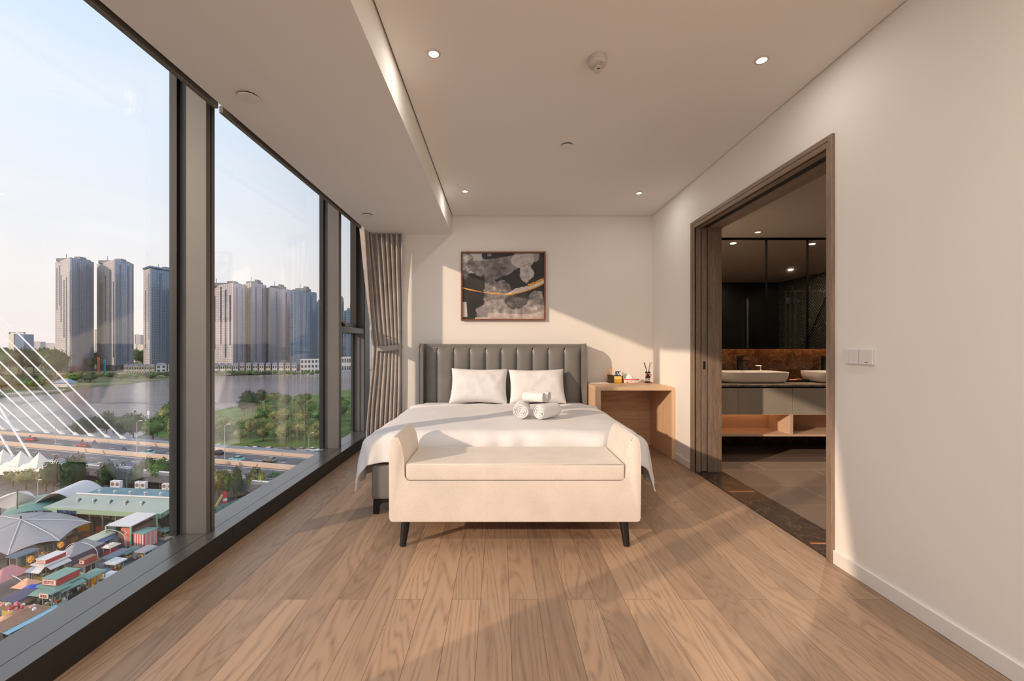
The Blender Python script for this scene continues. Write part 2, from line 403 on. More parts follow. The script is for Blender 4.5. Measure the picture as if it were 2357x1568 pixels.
# ---- roller blinds in the recess
for a, b, nm in ((-1.2, 2.41, 'nearer'), (2.452, 4.9, 'farther')):
    t = thing('roller_blind', 'rolled up grey blind bar in the ceiling recess over the %s window bay' % nm, 'blind', (-1.6, (a + b) / 2, 2.53), 'roller blinds along the window')
    G().box(-1.612, -1.585, a, b, 2.532, 2.574, 0.003, 1).out('bottom_bar', M['blindbar'], t)
    G().box(-1.601, -1.598, a + 0.02, b - 0.02, 2.574, 2.80).out('blind_cloth', M['blindcloth'], t)
# ---- sliding door and its frame
dr = bpy.data.objects.new('door_1', None); C.objects.link(dr); dr['kind'] = 'structure'; dr.location = (1.96, 3.2, 0)
CT = 0.012
g = G()
def casing(gb, y0, y1, z0, z1, horiz=False):
    gb.box(XR - CT, XR + 0.002, y0, y1, z0, z1, 0.002, 1)
g.box(XR - CT, XR + 0.01, DF, DF + 0.062, 0, DZ + 0.062, 0.002, 1); g.box(XR - CT - 0.006, XR - CT + 0.004, DF + 0.03, DF + 0.062, 0, DZ + 0.062, 0.002, 1)
g.box(XR - CT, XR + 0.01, DN - 0.05, DN, 0, DZ + 0.062, 0.002, 1); g.box(XR - CT - 0.006, XR - CT + 0.004, DN - 0.05, DN - 0.022, 0, DZ + 0.062, 0.002, 1)
g.out('casing', M['doorwood'], dr)
g = G(); g.box(XR - CT, XR + 0.01, DN, DF, DZ, DZ + 0.062, 0.002, 1); g.box(XR - CT - 0.006, XR - CT + 0.004, DN - 0.022, DF + 0.03, DZ + 0.033, DZ + 0.062, 0.002, 1)
g.out('head_casing', M['doorwoodh'], dr)
g = G(); g.box(XR, 1.893, DF, DF + 0.02, 0, DZ); g.box(1.962, 2.09, DF, DF + 0.02, 0, DZ); g.box(XR, 2.09, DN - 0.02, DN, 0, DZ); g.out('jamb', M['doorwood'], dr)
g = G(); g.box(XR, 1.90, DN, DF, DZ, DZ + 0.02); g.box(1.955, 2.09, DN, DF, DZ - 0.005, DZ + 0.02); g.out('head_jamb', M['doorwoodh'], dr)
G().box(1.893, 1.962, DF + 0.012, DF + 0.6, 0, DZ).out('pocket', M['gasket'], dr)
G().box(1.90, 1.955, DN, DF, DZ + 0.004, DZ + 0.018).out('track', M['gasket'], dr)
G().box(1.902, 1.953, DF + 0.002, DF + 0.5, 0.01, DZ + 0.003, 0.001, 1).out('sliding_leaf', M['doorwood'], dr)
G().box(1.916, 1.938, DF - 0.001, DF + 0.004, 0.97, 1.045, 0.002, 1).out('pull', M['blackmetal'], dr)
th = struct(G().box(XR + 0.002, 2.105, DN - 0.02, DF + 0.02, -0.03, 0.004).out('trim_threshold', M['emperador']))
g = G()
for yy in (3.47, 2.56): g.box(XR + 0.03, 2.075, yy, yy + 0.02, 0.003, 0.0052)
g.out('inlay', M['copper'], th)

# ================================================================== THE BATHROOM BEYOND
XB = 5.6; ZB = 2.45; YQ = 1.4; YV = 5.13
struct(G().box(2.10, XB, YQ, YV, -0.05, 0.0).out('floor_bathroom', M['bathfloor'], at=(2.1, 2.3, 0)))
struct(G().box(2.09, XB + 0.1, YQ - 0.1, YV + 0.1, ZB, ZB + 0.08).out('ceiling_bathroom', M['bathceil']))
struct(G().box(2.10, XB + 0.1, YV, YV + 0.1, 0.13, ZB).out('wall_bathroom_back', M['brownmarble']))
struct(G().box(2.10, XB, YV - 0.012, YV + 0.1, 0.0, 0.13).out('baseboard_bathroom', M['emperador']))
struct(G().box(XB, XB + 0.1, YQ, 2.95, 0, ZB).out('wall_bathroom_mosaic', M['mosaic']))
struct(G().box(XB, XB + 0.1, 2.95, YV, 0, ZB).out('wall_bathroom_right', M['bathwall']))
struct(G().box(2.09, XB + 0.1, YQ - 0.1, YQ, 0, ZB).out('wall_bathroom_front', M['bathdark']))
# vanity
VF = 4.50; VT = 0.783
v = thing('bathroom_vanity', 'floating greige vanity with drawers, open lower shelf and stone counter', 'vanity', (3.6, 4.8, 0.234))
V0, V1 = 2.12, 5.2
G().box(V0, V1, VF - 0.012, YV - 0.002, VT - 0.024, VT, 0.002, 1).out('countertop', M['counter'], v)
G().box(V0, V1, VF + 0.03, YV - 0.002, 0.469, VT - 0.024).out('carcass', M['blackwood'], v)
xs = [V0, 2.52, 3.09, 3.66, 4.23, 4.80, V1]
for a, b in zip(xs, xs[1:]):
    G().box(a + 0.002, b - 0.002, VF, VF + 0.02, 0.469, 0.744, 0.0015, 1).out('drawer', M['vanity'], v)
g = G(); g.box(V0, V1, VF + 0.002, YV - 0.002, 0.234, 0.256, 0.001, 1); g.box(V0, V1, 4.86, 4.88, 0.256, 0.469); g.box(V0, V1, VF + 0.002, 4.88, 0.4635, 0.469)
g.box(V0, V0 + 0.02, VF + 0.002, 4.88, 0.25, 0.47); g.box(V1 - 0.02, V1, VF + 0.002, 4.88, 0.25, 0.47)
g.out('open_shelf', M['vanitywood'], v)
for x in (3.06, 4.2): G().box(x, x + 0.035, VF + 0.002, 4.87, 0.256, 0.4635, 0.001, 1).out('divider', M['vanitywood'], v)
G().box(V0 + 0.05, 3.03, 4.80, 4.83, 0.455, 0.4635).out('shelf_light', M['ledstrip'], v)
def basin(cx, label, grp):
    t = thing('vessel_basin', label, 'basin', (cx, 4.80, VT), grp)
    def sq(r, th, z, hx, hy):
        c, s_ = math.cos(th), math.sin(th); e = 0.38
        return Vector((cx + hx * r * math.copysign(abs(c) ** e, c), 4.80 + hy * r * math.copysign(abs(s_) ** e, s_), z))
    prof = [(0.0, .002), (0.82, .002), (0.895, .010), (0.945, .030), (0.975, .06), (1.0, .112), (0.995, .118), (0.965, .118), (0.945, .108), (0.90, .06), (0.78, .03), (0.3, .022), (0.0, .02)]
    G().grid(lambda u, w: sq(prof[round(w * (len(prof) - 1))][0] + 1e-4, -u * 2 * math.pi, VT + prof[round(w * (len(prof) - 1))][1], 0.36, 0.20), 64, len(prof) - 1, True).out('bowl', M['basin'], t, True, 60)
    G().lathe(cx, 4.80, [(0, VT + .024), (.028, VT + .024), (.028, VT + .030), (0, VT + .031)], 20).out('drain', M['blackmetal'], t)
    return t
def faucet(cx, label, grp):
    t = thing('basin_faucet', label, 'faucet', (cx, 5.04, VT), grp)
    G().box(cx - .026, cx + .026, 5.02, 5.07, VT, VT + .27, 0.004).out('column', M['blackmetal'], t)
    G().box(cx - .018, cx + .018, 4.88, 5.05, VT + .225, VT + .245, 0.004).out('spout', M['blackmetal'], t)
    g = G(); g.hull([(cx - .03, 5.02, VT + .285), (cx + .03, 5.02, VT + .285), (cx + .03, 5.07, VT + .285), (cx - .03, 5.07, VT + .285)], [(cx - .03, 5.02, VT + .272), (cx + .03, 5.02, VT + .272), (cx + .03, 5.07, VT + .272), (cx - .03, 5.07, VT + .272)])
    g.box(cx + .02, cx + .115, 5.035, 5.055, VT + .28, VT + .292, 0.003); g.out('lever', M['blackmetal'], t)
basin(2.81, 'large rounded white vessel basin below the first black faucet', 'vessel basins on the vanity')
basin(3.83, 'white vessel basin half hidden behind the near door jamb', 'vessel basins on the vanity')
faucet(2.84, 'square black faucet with side lever behind the large vessel basin', 'black faucets on the vanity')
faucet(3.84, 'black faucet cut off by the near door jamb', 'black faucets on the vanity')
bt = thing('soap_dispenser', 'small clear pump bottle behind the right end of the large basin', 'dispenser', (3.09, 5.06, VT))
G().lathe(3.09, 5.06, [(0, VT), (.03, VT), (.03, VT + .11), (.012, VT + .125), (0, VT + .125)], 18).out('bottle', M['chrome'], bt, True)
g = G(); g.cyl((3.09, 5.06, VT + .125), (3.09, 5.06, VT + .17), .006); g.cyl((3.10, 5.06, VT + .168), (3.03, 5.06, VT + .172), .006); g.out('pump', M['chrome'], bt)
ty = thing('amenity_tray', 'low black tray with tan packets between the two basins', 'tray', (3.35, 4.86, VT))
g = G(); g.box(3.22, 3.46, 4.78, 4.94, VT, VT + .006); g.box(3.22, 3.46, 4.78, 4.786, VT, VT + .02); g.box(3.22, 3.46, 4.934, 4.94, VT, VT + .02); g.box(3.22, 3.226, 4.78, 4.94, VT, VT + .02); g.box(3.45, 3.46, 4.78, 4.94, VT, VT + .028)
g.out('tray_body', M['blackmetal'], ty)
for k, (dx, dy, a) in enumerate(((0.03, .03, .2), (.09, .05, -.3), (.14, .04, .1))):
    pk = G().box(3.22 + dx, 3.22 + dx + .07, 4.79 + dy, 4.79 + dy + .05, VT + .0065 + k * .008, VT + .0135 + k * .008, 0.002, 1, rz=a).out('packet', mat('tan_packet_%d' % k, S(206, 140, 92), 0.6))
    tag(pk, ['tan sachet at the left end of the black tray', 'tan sachet lying across the middle of the black tray', 'topmost tan sachet at the right of the black tray'][k], 'packet', 'sachets on the bathroom tray')
# mirror cabinet
MY = 4.98
mc = thing('mirror_cabinet', 'dark framed three-door mirror cabinet above the basins', 'mirror', (3.6, 5.0, 1.17))
G().box(2.12, 5.2, MY + 0.004, YV - 0.002, 1.17, 2.446).out('cabinet_body', M['blackwood'], mc)
edges = [2.12, 3.11, 3.59, 4.3, 5.2]
for a, b in zip(edges, edges[1:]):
    G().box(a + 0.012, b - 0.012, MY, MY + 0.003, 1.152, 2.425).out('mirror_door', M['mirror'], mc)
for x in edges[1:-1]: G().box(x - 0.012, x + 0.012, MY - 0.003, MY + 0.004, 1.152, 2.446).out('stile', M['stile'], mc)
G().box(2.12, 5.2, MY - 0.004, MY + 0.004, 2.422, 2.449).out('top_rail', M['stile'], mc)
G().box(2.2, 5.1, 5.06, 5.09, 1.158, 1.1695).out('under_light', M['ledstrip'], mc)
# shower enclosure seen in the mirror
sh = thing('shower_screen', 'glass shower enclosure with chrome edges and black hinges, seen in the mirror', 'shower screen', (5.2, 2.2, 0))
G().box(4.925, 4.935, 1.45, 2.69, 0.02, 2.1).out('side_glass', M['showerglass'], sh)
G().box(4.95, 5.58, 2.695, 2.705, 0.02, 2.1).out('glass_door', M['showerglass'], sh)
for x, y in ((4.93, 1.46), (4.93, 2.70), (4.86, 2.70), (5.02, 2.70)): G().box(x - .012, x + .012, y - .012, y + .012, 0.01, 2.12).out('post', M['chrome'], sh)
G().box(4.85, 4.90, 2.67, 2.73, 1.9, 2.0).out('hinge', M['blackmetal'], sh); G().box(4.99, 5.05, 2.67, 2.73, 1.9, 2.0).out('hinge', M['blackmetal'], sh)
G().box(4.93, 5.58, 2.69, 2.71, 2.10, 2.125).out('header_rail', M['chrome'], sh)

# ================================================================== CEILING FITTINGS
def downlight(x, y, z, label, grp, r=0.035, st=True):
    t = thing('ceiling_downlight', label, 'ceiling light', (x, y, z - 0.006), grp)
    G().lathe(x, y, [(r * 0.72, z - 0.001), (r * 0.74, z - 0.005), (r * 1.0, z - 0.005), (r * 1.08, z - 0.0005), (r * .72, z - .0005)], 28).out('trim_ring', M['lampring'], t, True)
    G().lathe(x, y, [(0, z - 0.0035), (r * 0.71, z - 0.0035), (r * .71, z - .001), (0, z - .001)], 24).out('lens', M['glow'], t)
    return t
DL = [(-0.352, 2.28, 'warm ceiling downlight nearest the soffit, in front of the smoke detector row'), (1.43, 2.33, 'warm ceiling downlight right of the smoke detector, near the bathroom door'),
      (-0.350, 4.32, 'small far ceiling downlight above the picture near the soffit'), (1.427, 4.37, 'small far ceiling downlight near the right back corner of the room')]
for x, y, lb in DL: downlight(x, y, ZC, lb, 'bedroom ceiling downlights')
downlight(2.86, 4.73, ZB, 'warm bathroom downlight above the large basin', 'bathroom ceiling downlights')
downlight(3.85, 4.70, ZB, 'bathroom downlight above the second basin, seen in the mirror', 'bathroom ceiling downlights')
downlight(4.81, 2.90, ZB, 'bathroom downlight in front of the shower, seen in the mirror', 'bathroom ceiling downlights')
sd = thing('smoke_detector', 'round white smoke detector with hanging sensor cap on the ceiling', 'smoke detector', (0.531, 2.32, ZC - 0.08))
x, y = 0.531, 2.32
G().lathe(x, y, [(0, ZC), (.052, ZC), (.054, ZC - .012), (.050, ZC - .020), (.052, ZC - .024), (.046, ZC - .038), (.022, ZC - .046), (0, ZC - .046)], 40).out('base', mat('detector_plastic', (0.58, 0.54, 0.50, 1), .5), sd, True)
g = G(); g.lathe(x, y, [(0, ZC - .046), (.021, ZC - .046), (.022, ZC - .058), (.019, ZC - .060), (.019, ZC - .072), (.010, ZC - .078), (0, ZC - .078)], 20)
g.out('sensor_cap', mat('ivory_plastic', (0.60, 0.52, 0.42, 1), .4), sd, True)
g = G(); g.lathe(x + .012, y - .0295, [(0, ZC - .0425), (.004, ZC - .0425), (.004, ZC - .038), (0, ZC - .038)], 10); g.cyl((x - .006, y - .018, ZC - .070), (x + .008, y - .018, ZC - .064), .003); g.out('indicator', M['blackmetal'], sd)
for x, y, z, r, lb in ((0.524, 3.325, ZC, .047, 'round white cover plate in the ceiling above the bed foot'), (-1.342, 2.283, ZS, .053, 'large round white cover plate in the soffit by the near window'), (-1.348, 4.36, ZS, .05, 'round white cover plate in the soffit near the curtain')):
    t = thing('ceiling_sprinkler_cover', lb, 'sprinkler cover', (x, y, z - .008), 'concealed sprinkler covers')
    G().lathe(x, y, [(0, z - .013), (r * .97, z - .013), (r, z - .011), (r, z - .009), (0, z - .009)], 40).out('cover_disc', M['plastic'], t, True)
    G().lathe(x, y, [(0, z - .009), (r * .86, z - .009), (r * .86, z), (0, z)], 32).out('cup', M['gasket'], t)

# ================================================================== BED
bx0, bx1 = -0.91, 0.985; bc = 0.0375
bed = thing('double_bed', 'grey leather double bed with channelled winged headboard against the back wall', 'bed', (bc, 4.0, 0))
g = G(); g.box(bx0, bx1, 3.02, 4.98, 0.10, 0.356, 0.03, 4); g.out('bed_frame', M['leather'], bed, True)
HY = 5.02; h0, h1 = -0.885, 0.955; ztop = 1.205
g = G(); g.box(h0 - 0.02, h1 + 0.02, HY + 0.012, 5.12, 0.14, ztop, 0.012, 3)
g.cyl((h0, HY + 0.03, ztop - 0.018), (h1, HY + 0.03, ztop - 0.018), 0.022, n=16)
hb = g.out('headboard', M['leather'], bed, True)
seams = [-0.885, -0.739, -0.541, -0.352, -0.167, 0.016, 0.198, 0.384, 0.570, 0.760, 0.955]
for a, b in zip(seams, seams[1:]):
    w_ = b - a
    def pad(u, v, a=a, w_=w_):
        s_ = 1 - abs(2 * u - 1) ** 2.6; tt = 1 - abs(2 * v - 1) ** 14
        return (a + w_ * u, HY + 0.012 - 0.034 * max(s_, 0) ** 0.6 * tt, 0.36 + (1.163 - 0.36) * v)
    G().grid(pad, 14, 22).out('channel_pad', M['leather'], hb, True, 60)
for s_, x in ((-1, -0.932), (1, 1.007)):
    prof = [(5.125, .10), (4.915, .10), (4.915, 1.10)] + [(4.915 + .09 * (1 - math.cos(t)), 1.12 + .092 * math.sin(t)) for t in (math.pi / 2 * k / 8 for k in range(9))] + [(5.125, 1.212)]
    g = G(); g.prism(prof, 'yz', x - .002 if s_ < 0 else x - .052, x + .052 if s_ < 0 else x + .002); g.bevel_caps(.012, 3)
    wg = g.out('headboard_wing', M['leather'], bed, True)
    xx = x + .003 if s_ < 0 else x - .003
    G().tube([(xx, 4.912, .12), (xx, 4.912, 1.10)] + [(xx, 4.912 + .09 * (1 - math.cos(t)), 1.122 + .092 * math.sin(t)) for t in (math.pi / 2 * k / 8 for k in range(9))], .005).out('wing_piping', M['leather'], wg, True)
G().box(bx0 + .02, bx1 - .02, 3.075, 4.99, 0.357, 0.530, 0.05, 5).out('mattress', M['linen'], bed, True)
for x, y, sx in ((-0.897, 3.03, 1), (0.972, 3.03, -1), (-0.897, 4.9, 1), (0.972, 4.9, -1)):
    poly = [(x, 0.0), (x + sx * .036, 0.0), (x + sx * .040, .045), (x + sx * .052, .068), (x + sx * .085, .080), (x + sx * .17, .088), (x + sx * .17, .10), (x, .10)]
    g = G(); g.prism(poly if sx > 0 else poly[::-1], 'xz', y, y + .03); g.out('leg', M['blackmetal'], bed)
# ---- duvet
def duvet_pt(u, v):
    Wd = 0.93; hang = 0.40; a = (u * 2 - 1) * (Wd + hang); y_head, y_foot = 4.40, 3.085; Ld = y_head - y_foot; hf = 0.235
    b = v * (Ld + hf)
    sgn = -1 if a < 0 else 1; ea = max(0.0, abs(a) - Wd); eb = max(0.0, b - Ld)
    n1 = noise.noise(Vector((a * 2.2, b * 1.6, 3.1))); n2 = noise.noise(Vector((a * 7, b * 7, 9.7)))
    wr = noise.noise(Vector((a * 3 + 0.8 * b, b * 1.2 - a, 0.7)))
    fade_head = min(1, b / 0.06)
    top = 0.578 + 0.010 * n1 + 0.004 * n2 + 0.005 * wr - 0.022 * (1 - fade_head) - 0.03 * (abs(a) / Wd) ** 6 * (ea == 0) - (0.03 if ea > 0 else 0)
    R_ = 0.075
    def bend(e):                        # rounded fall over an edge: (outward, down)
        q = R_ * math.pi / 2
        if e <= 0: return 0.0, 0.0
        if e < q: t = e / R_; return R_ * math.sin(t), R_ * (1 - math.cos(t))
        return R_ + (e - q) * 0.16, R_ + (e - q) * 0.97
    e = math.hypot(ea, eb)
    o_, d_ = bend(e)
    ca = ea / e if e > 1e-6 else 0; cb = eb / e if e > 1e-6 else 0
    fold = (0.020 * math.sin(b * 19 + 2.5 * math.sin(b * 5)) * min(1, ea / .2) * (1 - cb)
            + 0.010 * math.sin(a * 24 + 1.8 * math.sin(a * 7)) * min(1, eb / .12) * (1 - ca * .6)) if e > 0 else 0
    x = bc + sgn * (min(abs(a), Wd) + o_ * ca + fold * ca)
    y = y_head - min(b, Ld) - (o_ * cb + fold * cb)
    if e > 0 and ca > .15 and cb > .15:
        x += sgn * 0.02 * min(ca, cb); y -= .01 * min(ca, cb)
    y = max(y, 2.965) if abs(x - 0.09) < 0.76 and False else y
    return Vector((x, max(y, 2.985), max(top - d_ * 1.0, 0.16)))
g = G(); g.grid(duvet_pt, 96, 72)
dv = g.out('duvet', M['linen'], None, True, 0, at=(bc, 3.7, 0.5), mods=[('SOLIDIFY', {'thickness': 0.012, 'offset': 1.0}), ('SUBSURF', {'levels': 1, 'render_levels': 1})])
tag(dv, 'white duvet spread over the bed with corners hanging down the sides', 'duvet')
G().grid(lambda u, v: (bc - 0.95 + 1.90 * u, 4.40 - .03 + .055 * math.cos(v * math.pi * 1.0) , 0.570 + .026 * math.sin(v * math.pi) + .004 * math.sin(u * 37) - .022 * abs(2 * u - 1) ** 10), 60, 8).out('folded_edge', M['linen'], dv, True, 0)
# ---- pillows
def pillow(cx, w, h, zb, lean, label, seed, rot=0.0):
    def fn(sgn):
        def f(u, v):
            a = 2 * u - 1; b = 2 * v - 1
            pinch = 1 - 0.15 * (1 - a * a) * abs(b) ** 3; pinx = 1 - 0.07 * (1 - b * b) * abs(a) ** 3
            th = 0.085 * (max(0, 1 - a ** 4) ** .6) * (max(0, 1 - b ** 4) ** .6)
            n = noise.noise(Vector((a * 2.5 + seed, b * 2.5, seed))) * .012 + noise.noise(Vector((a * 6 + seed, b * 5, seed))) * .006
            X = a * w / 2 * pinx; Z = b * h / 2 * pinch; Y = sgn * (th + n * (1 - max(abs(a), abs(b)) ** 6))
            X, Z = X * math.cos(rot) - Z * math.sin(rot), X * math.sin(rot) + Z * math.cos(rot)
            Zr = Z * math.cos(lean) - Y * math.sin(lean) * -1 * 0 ; 
            return Vector((cx + X, 4.74 + (Z + h / 2) * math.sin(lean) + Y * math.cos(lean), zb + h / 2 * math.cos(lean) + Z * math.cos(lean) - Y * math.sin(lean)))
        return f
    g = G(); g.grid(fn(-1), 30, 22); g.grid(fn(1), 30, 22)
    bmesh.ops.remove_doubles(g.bm, verts=g.bm.verts, dist=0.0009)
    p = g.out('pillow', M['pillow'], None, True, 0, mods=[('SUBSURF', {'levels': 1, 'render_levels': 1})])
    return tag(p, label, 'pillow', 'pillows against the headboard')
pillow(-0.235, 0.67, 0.455, 0.535, 0.50, 'white pillow on the window side of the bed', 2.0, -0.015)
pillow(0.425, 0.655, 0.445, 0.535, 0.50, 'white pillow on the desk side of the bed', 8.0, 0.012)
# ---- rolled towels
def towel(p0, p1, r, label, seed, grp):
    p0, p1 = Vector(p0), Vector(p1); d = (p1 - p0); L = d.length; d.normalize(); a = d.cross(Vector((0, 0, 1))).normalized(); b = a.cross(d) * -1
    b = Vector((0, 0, 1))
    g = G()
    def f(u, v):
        th = 2 * math.pi * u; t = v
        rr = r * (1 + .03 * noise.noise(Vector((math.cos(th) * 2 + seed, math.sin(th) * 2, t * 5)))) * (1 - .12 * abs(2 * t - 1) ** 10)
        e = d * (L * t)
        return p0 + e + a * (rr * math.cos(th)) + b * (rr * .93 * math.sin(th) )
    g.grid(f, 28, 14, True)
    o = g.out('rolled_towel', M['towel'], None, True, 0, at=(p0 + p1) / 2 - Vector((0, 0, r)))
    for end, sg in ((p0, -1), (p1, 1)):
        pts = []
        for k in range(60):
            th = k * .36; rr = r * .86 * (1 - k / 62)
            pts.append(end + d * (sg * (.000 - .012 + .010 * (1 - k / 60))) + a * (rr * math.cos(th)) + b * (rr * .93 * math.sin(th)))
        G().tube(pts, r * .075, 6).out('spiral_end', M['towel'], o, True, 0)
        def disc(u, v, end=end, sg=sg):
            th = 2 * math.pi * u; rr = r * .9 * (1 - v)
            return end + d * (sg * (-.008 - .006 * v)) + a * (rr * math.cos(th)) + b * (rr * .93 * math.sin(th))
        G().grid(disc, 24, 3, True).out('roll_face', M['towel'], o, True, 0)
    return tag(o, label, 'towel', grp)
zt = 0.604
towel((0.17, 3.45, zt + .055), (0.20, 3.72, zt + .059), .066, 'large rolled white towel with its end facing the bench, under the small rolls', 1, 'rolled towels on the bed')
towel((0.31, 3.43, zt + .055), (0.475, 3.60, zt + .057), .064, 'large rolled white towel lying slanted at the right under the small rolls', 5, 'rolled towels on the bed')
towel((0.205, 3.60, zt + .162), (0.365, 3.52, zt + .162), .045, 'small rolled white towel on top with its spiral end nearest the bench', 9, 'rolled towels on the bed')
towel((0.26, 3.685, zt + .162), (0.42, 3.605, zt + .162), .045, 'small rolled white towel on top nearest the pillows', 14, 'rolled towels on the bed')

# ================================================================== BENCH
b0, b1, yf, yb_ = -0.6485, 0.829, 2.50, 2.948; bm_c = (b0 + b1) / 2
bn = thing('bed_end_bench', 'cream upholstered bench with raised curved arms at the foot of the bed', 'bench', (bm_c, 2.73, 0))
hw = (b1 - b0) / 2
right = [(hw - .020, .160), (hw - .006, .166), (hw, .184), (hw, .55), (hw - .002, .622), (hw - .010, .648), (hw - .028, .662), (hw - .048, .655), (hw - .062, .632), (hw - .074, .595), (hw - .083, .55), (hw - .088, .50), (hw - .089, .435), (hw - .093, .413), (hw - .104, .401), (hw - .122, .397)]
poly = [(bm_c + x, z) for x, z in right] + [(bm_c - x, z) for x, z in right[::-1]]
g = G(); g.prism(poly, 'xz', yf, yb_); g.bevel_caps(.007, 3); g.out('body', M['bench'], bn, True, 50)
for s_ in (-1, 1):
    pts = [(bm_c + s_ * (x + .001), yf + .004, z + .001) for x, z in right[7:14]]
    G().tube(pts, .0042, 8).out('piping', M['piping'], bn, True, 0)
c0, c1 = b0 + .092, b1 - .092
g = G(); g.box(c0, c1, yf + .006, yb_ + .002, .400, .500, .018, 4)
for vv in g.bm.verts:
    q = (vv.co.x - bm_c) / (c1 - c0) * 2; w_ = (vv.co.y - yf) / (yb_ - yf) * 2 - 1
    if vv.co.z > .45: vv.co.z += .010 * (1 - min(1, abs(q)) ** 4) * (1 - min(1, abs(w_)) ** 4)
cu = g.out('seat_cushion', M['bench'], bn, True, 50)
G().tube([(c0 + .012, yf + .010, .4965), (c1 - .012, yf + .010, .4965)], .004, 8).out('piping', M['piping'], cu, True, 0)
for x, y, tx, ty in ((b0 + .085, yf + .075, -.025, -.025), (b1 - .085, yf + .075, .025, -.025), (b0 + .085, yb_ - .06, -.02, .02), (b1 - .085, yb_ - .06, .02, .02)):
    G().cyl((x + tx * .6, y + ty, 0), (x, y, .162), .019, .028, 20).out('leg', M['blackwood'], bn, True)

# ================================================================== CURTAIN
def sm(t): t = max(0, min(1, t)); return t * t * (3 - 2 * t)
def along(path, u):
    seg = [(Vector(b) - Vector(a)).length for a, b in zip(path, path[1:])]; tot = sum(seg); t = u * tot
    for (a, b), L in zip(zip(path, path[1:]), seg):
        if t <= L: return Vector(a).lerp(Vector(b), t / L), (Vector(b) - Vector(a)).normalized()
        t -= L
    return Vector(path[-1]), (Vector(path[-1]) - Vector(path[-2])).normalized()
PT = [(-1.64, 4.98), (-1.58, 5.07), (-1.45, 5.11), (-1.165, 5.108)]
PM = [(-1.50, 5.06), (-1.42, 5.10), (-1.33, 5.115), (-1.168, 5.115)]
PB = [(-1.568, 5.02), (-1.46, 5.05), (-1.33, 5.09), (-1.168, 5.105)]
def curtain_pt(u, v):
    ztop = 2.72 if along(PT, u)[0].x < -1.565 else 2.526
    z = ztop - v * (ztop - .015)
    up = max(0.0, (z - 1.17) / (ztop - 1.17)); dn = max(0.0, (1.17 - z) / 1.155)
    if z >= 1.17: w = up ** .85; A, dA = along(PT, u); B, dB = along(PM, u)
    else: w = sm(dn) ** .8; A, dA = along(PB, u); B, dB = along(PM, u)
    p = B.lerp(A, w); d = dB.lerp(dA, w).normalized(); nr = Vector((d.y, -d.x))
    amp = 0.033 * w + 0.018 * (1 - w) if z >= 1.17 else 0.028 * w + 0.016 * (1 - w)
    ph = 2 * math.pi * 8 * u + 0.9 * math.sin(3 * u + 2 * z) + .5 * math.sin(9 * u)
    k = amp * (math.sin(ph) + .25 * math.sin(2 * ph + 1 + z)) + .012 * noise.noise(Vector((u * 6, z * 1.5, 4)))
    p = p + nr * k
    return Vector((p.x, p.y, z + 0.0))
cu_ = thing('window_curtain', 'long greige curtain gathered by a tieback at the far window corner', 'curtain', (-1.4, 5.1, 0.015))
G().grid(curtain_pt, 220, 60).out('drape', M['curtain'], cu_, True, 0, mods=[('SOLIDIFY', {'thickness': .003})])
def tie_pt(u, v):
    th = -math.pi * .08 + u * math.pi * 1.16
    x = -1.352 + .160 * -math.cos(th); y = 5.115 - .062 * math.sin(th)
    return Vector((x, y, 1.135 + .065 * v + .02 * (u - .5) - .012 * math.sin(th)))
G().grid(tie_pt, 32, 3).out('tieback', M['tie'], cu_, True, 0, mods=[('SOLIDIFY', {'thickness': .004})])
G().cyl((-1.215, 5.11, 1.175), (-1.165, 5.14, 1.178), .006).out('hook', M['chrome'], cu_)
# near curtain and low desk beside the window behind the viewpoint: they cast the shade on the right wall and the floor
def near_curtain(u, v):
    z = 2.72 - v * 2.705; up = max(0, (z - 1.3) / 1.4)
    y = -1.2 + u * (0.93 + 0.26 * up ** .9 + 0.05 * max(0, (1.2 - z)) )
    return Vector((-1.66 + .03 * math.sin(u * 60), y, z))
nc = thing('window_curtain', 'greige curtain on the near stretch of the window wall', 'curtain', (-1.66, -.7, .015))
G().grid(near_curtain, 120, 24).out('drape', M['curtain'], nc, True, 0, mods=[('SOLIDIFY', {'thickness': .003})])
wd = thing('writing_desk', 'oak writing desk beside the near window', 'desk', (-1.36, -.2, 0))
G().box(-1.56, -1.15, -.95, .60, .722, .757, .003, 1).out('desk_top', M['oakdesk'], wd)
for y in (-.95, .565): G().box(-1.56, -1.15, y, y + .035, 0, .722, .002, 1).out('side_panel', M['oakdeskv'], wd)

# ================================================================== DESK AND WHAT STANDS ON IT
dx0, dx1, dyf, dyb, dz = 1.022, XR - 0.002, 4.466, 5.148, .755
dk = thing('bedside_desk', 'light oak open desk between the bed and the right wall', 'desk', ((dx0 + dx1) / 2, 4.8, 0))
G().box(dx0, dx1, dyf, dyb, dz - .034, dz, .002, 1).out('desk_top', M['oakdesk'], dk)
for a in (dx0, dx1 - .036): G().box(a, a + .036, dyf, dyb, 0, dz - .034, .002, 1).out('side_panel', M['oakdeskv'], dk)
G().box(dx0 + .036, dx1 - .036, dyb - .03, dyb - .012, 0.0, dz - .034).out('back_panel', M['oakback'], dk)
smoke = mat('smoked_acrylic', (0.10, 0.07, 0.035, 1), .15, **{'Transmission Weight': .35})
pencilm = mat('orange_pencil', S(226, 150, 60), .5); penlead = mat('pencil_tip', S(190, 150, 110), .6)
yi = 5.02
po = thing('pen_holder', 'smoked brown pen cup at the left end of the desk items', 'pen cup', (1.292, yi, dz))
g = G(); g.box(1.262, 1.322, yi - .03, yi + .03, dz, dz + .004); g.box(1.262, 1.265, yi - .03, yi + .03, dz, dz + .095); g.box(1.319, 1.322, yi - .03, yi + .03, dz, dz + .095); g.box(1.265, 1.319, yi - .03, yi - .027, dz, dz + .095); g.box(1.265, 1.319, yi + .027, yi + .03, dz, dz + .095)
g.out('cup', smoke, po)
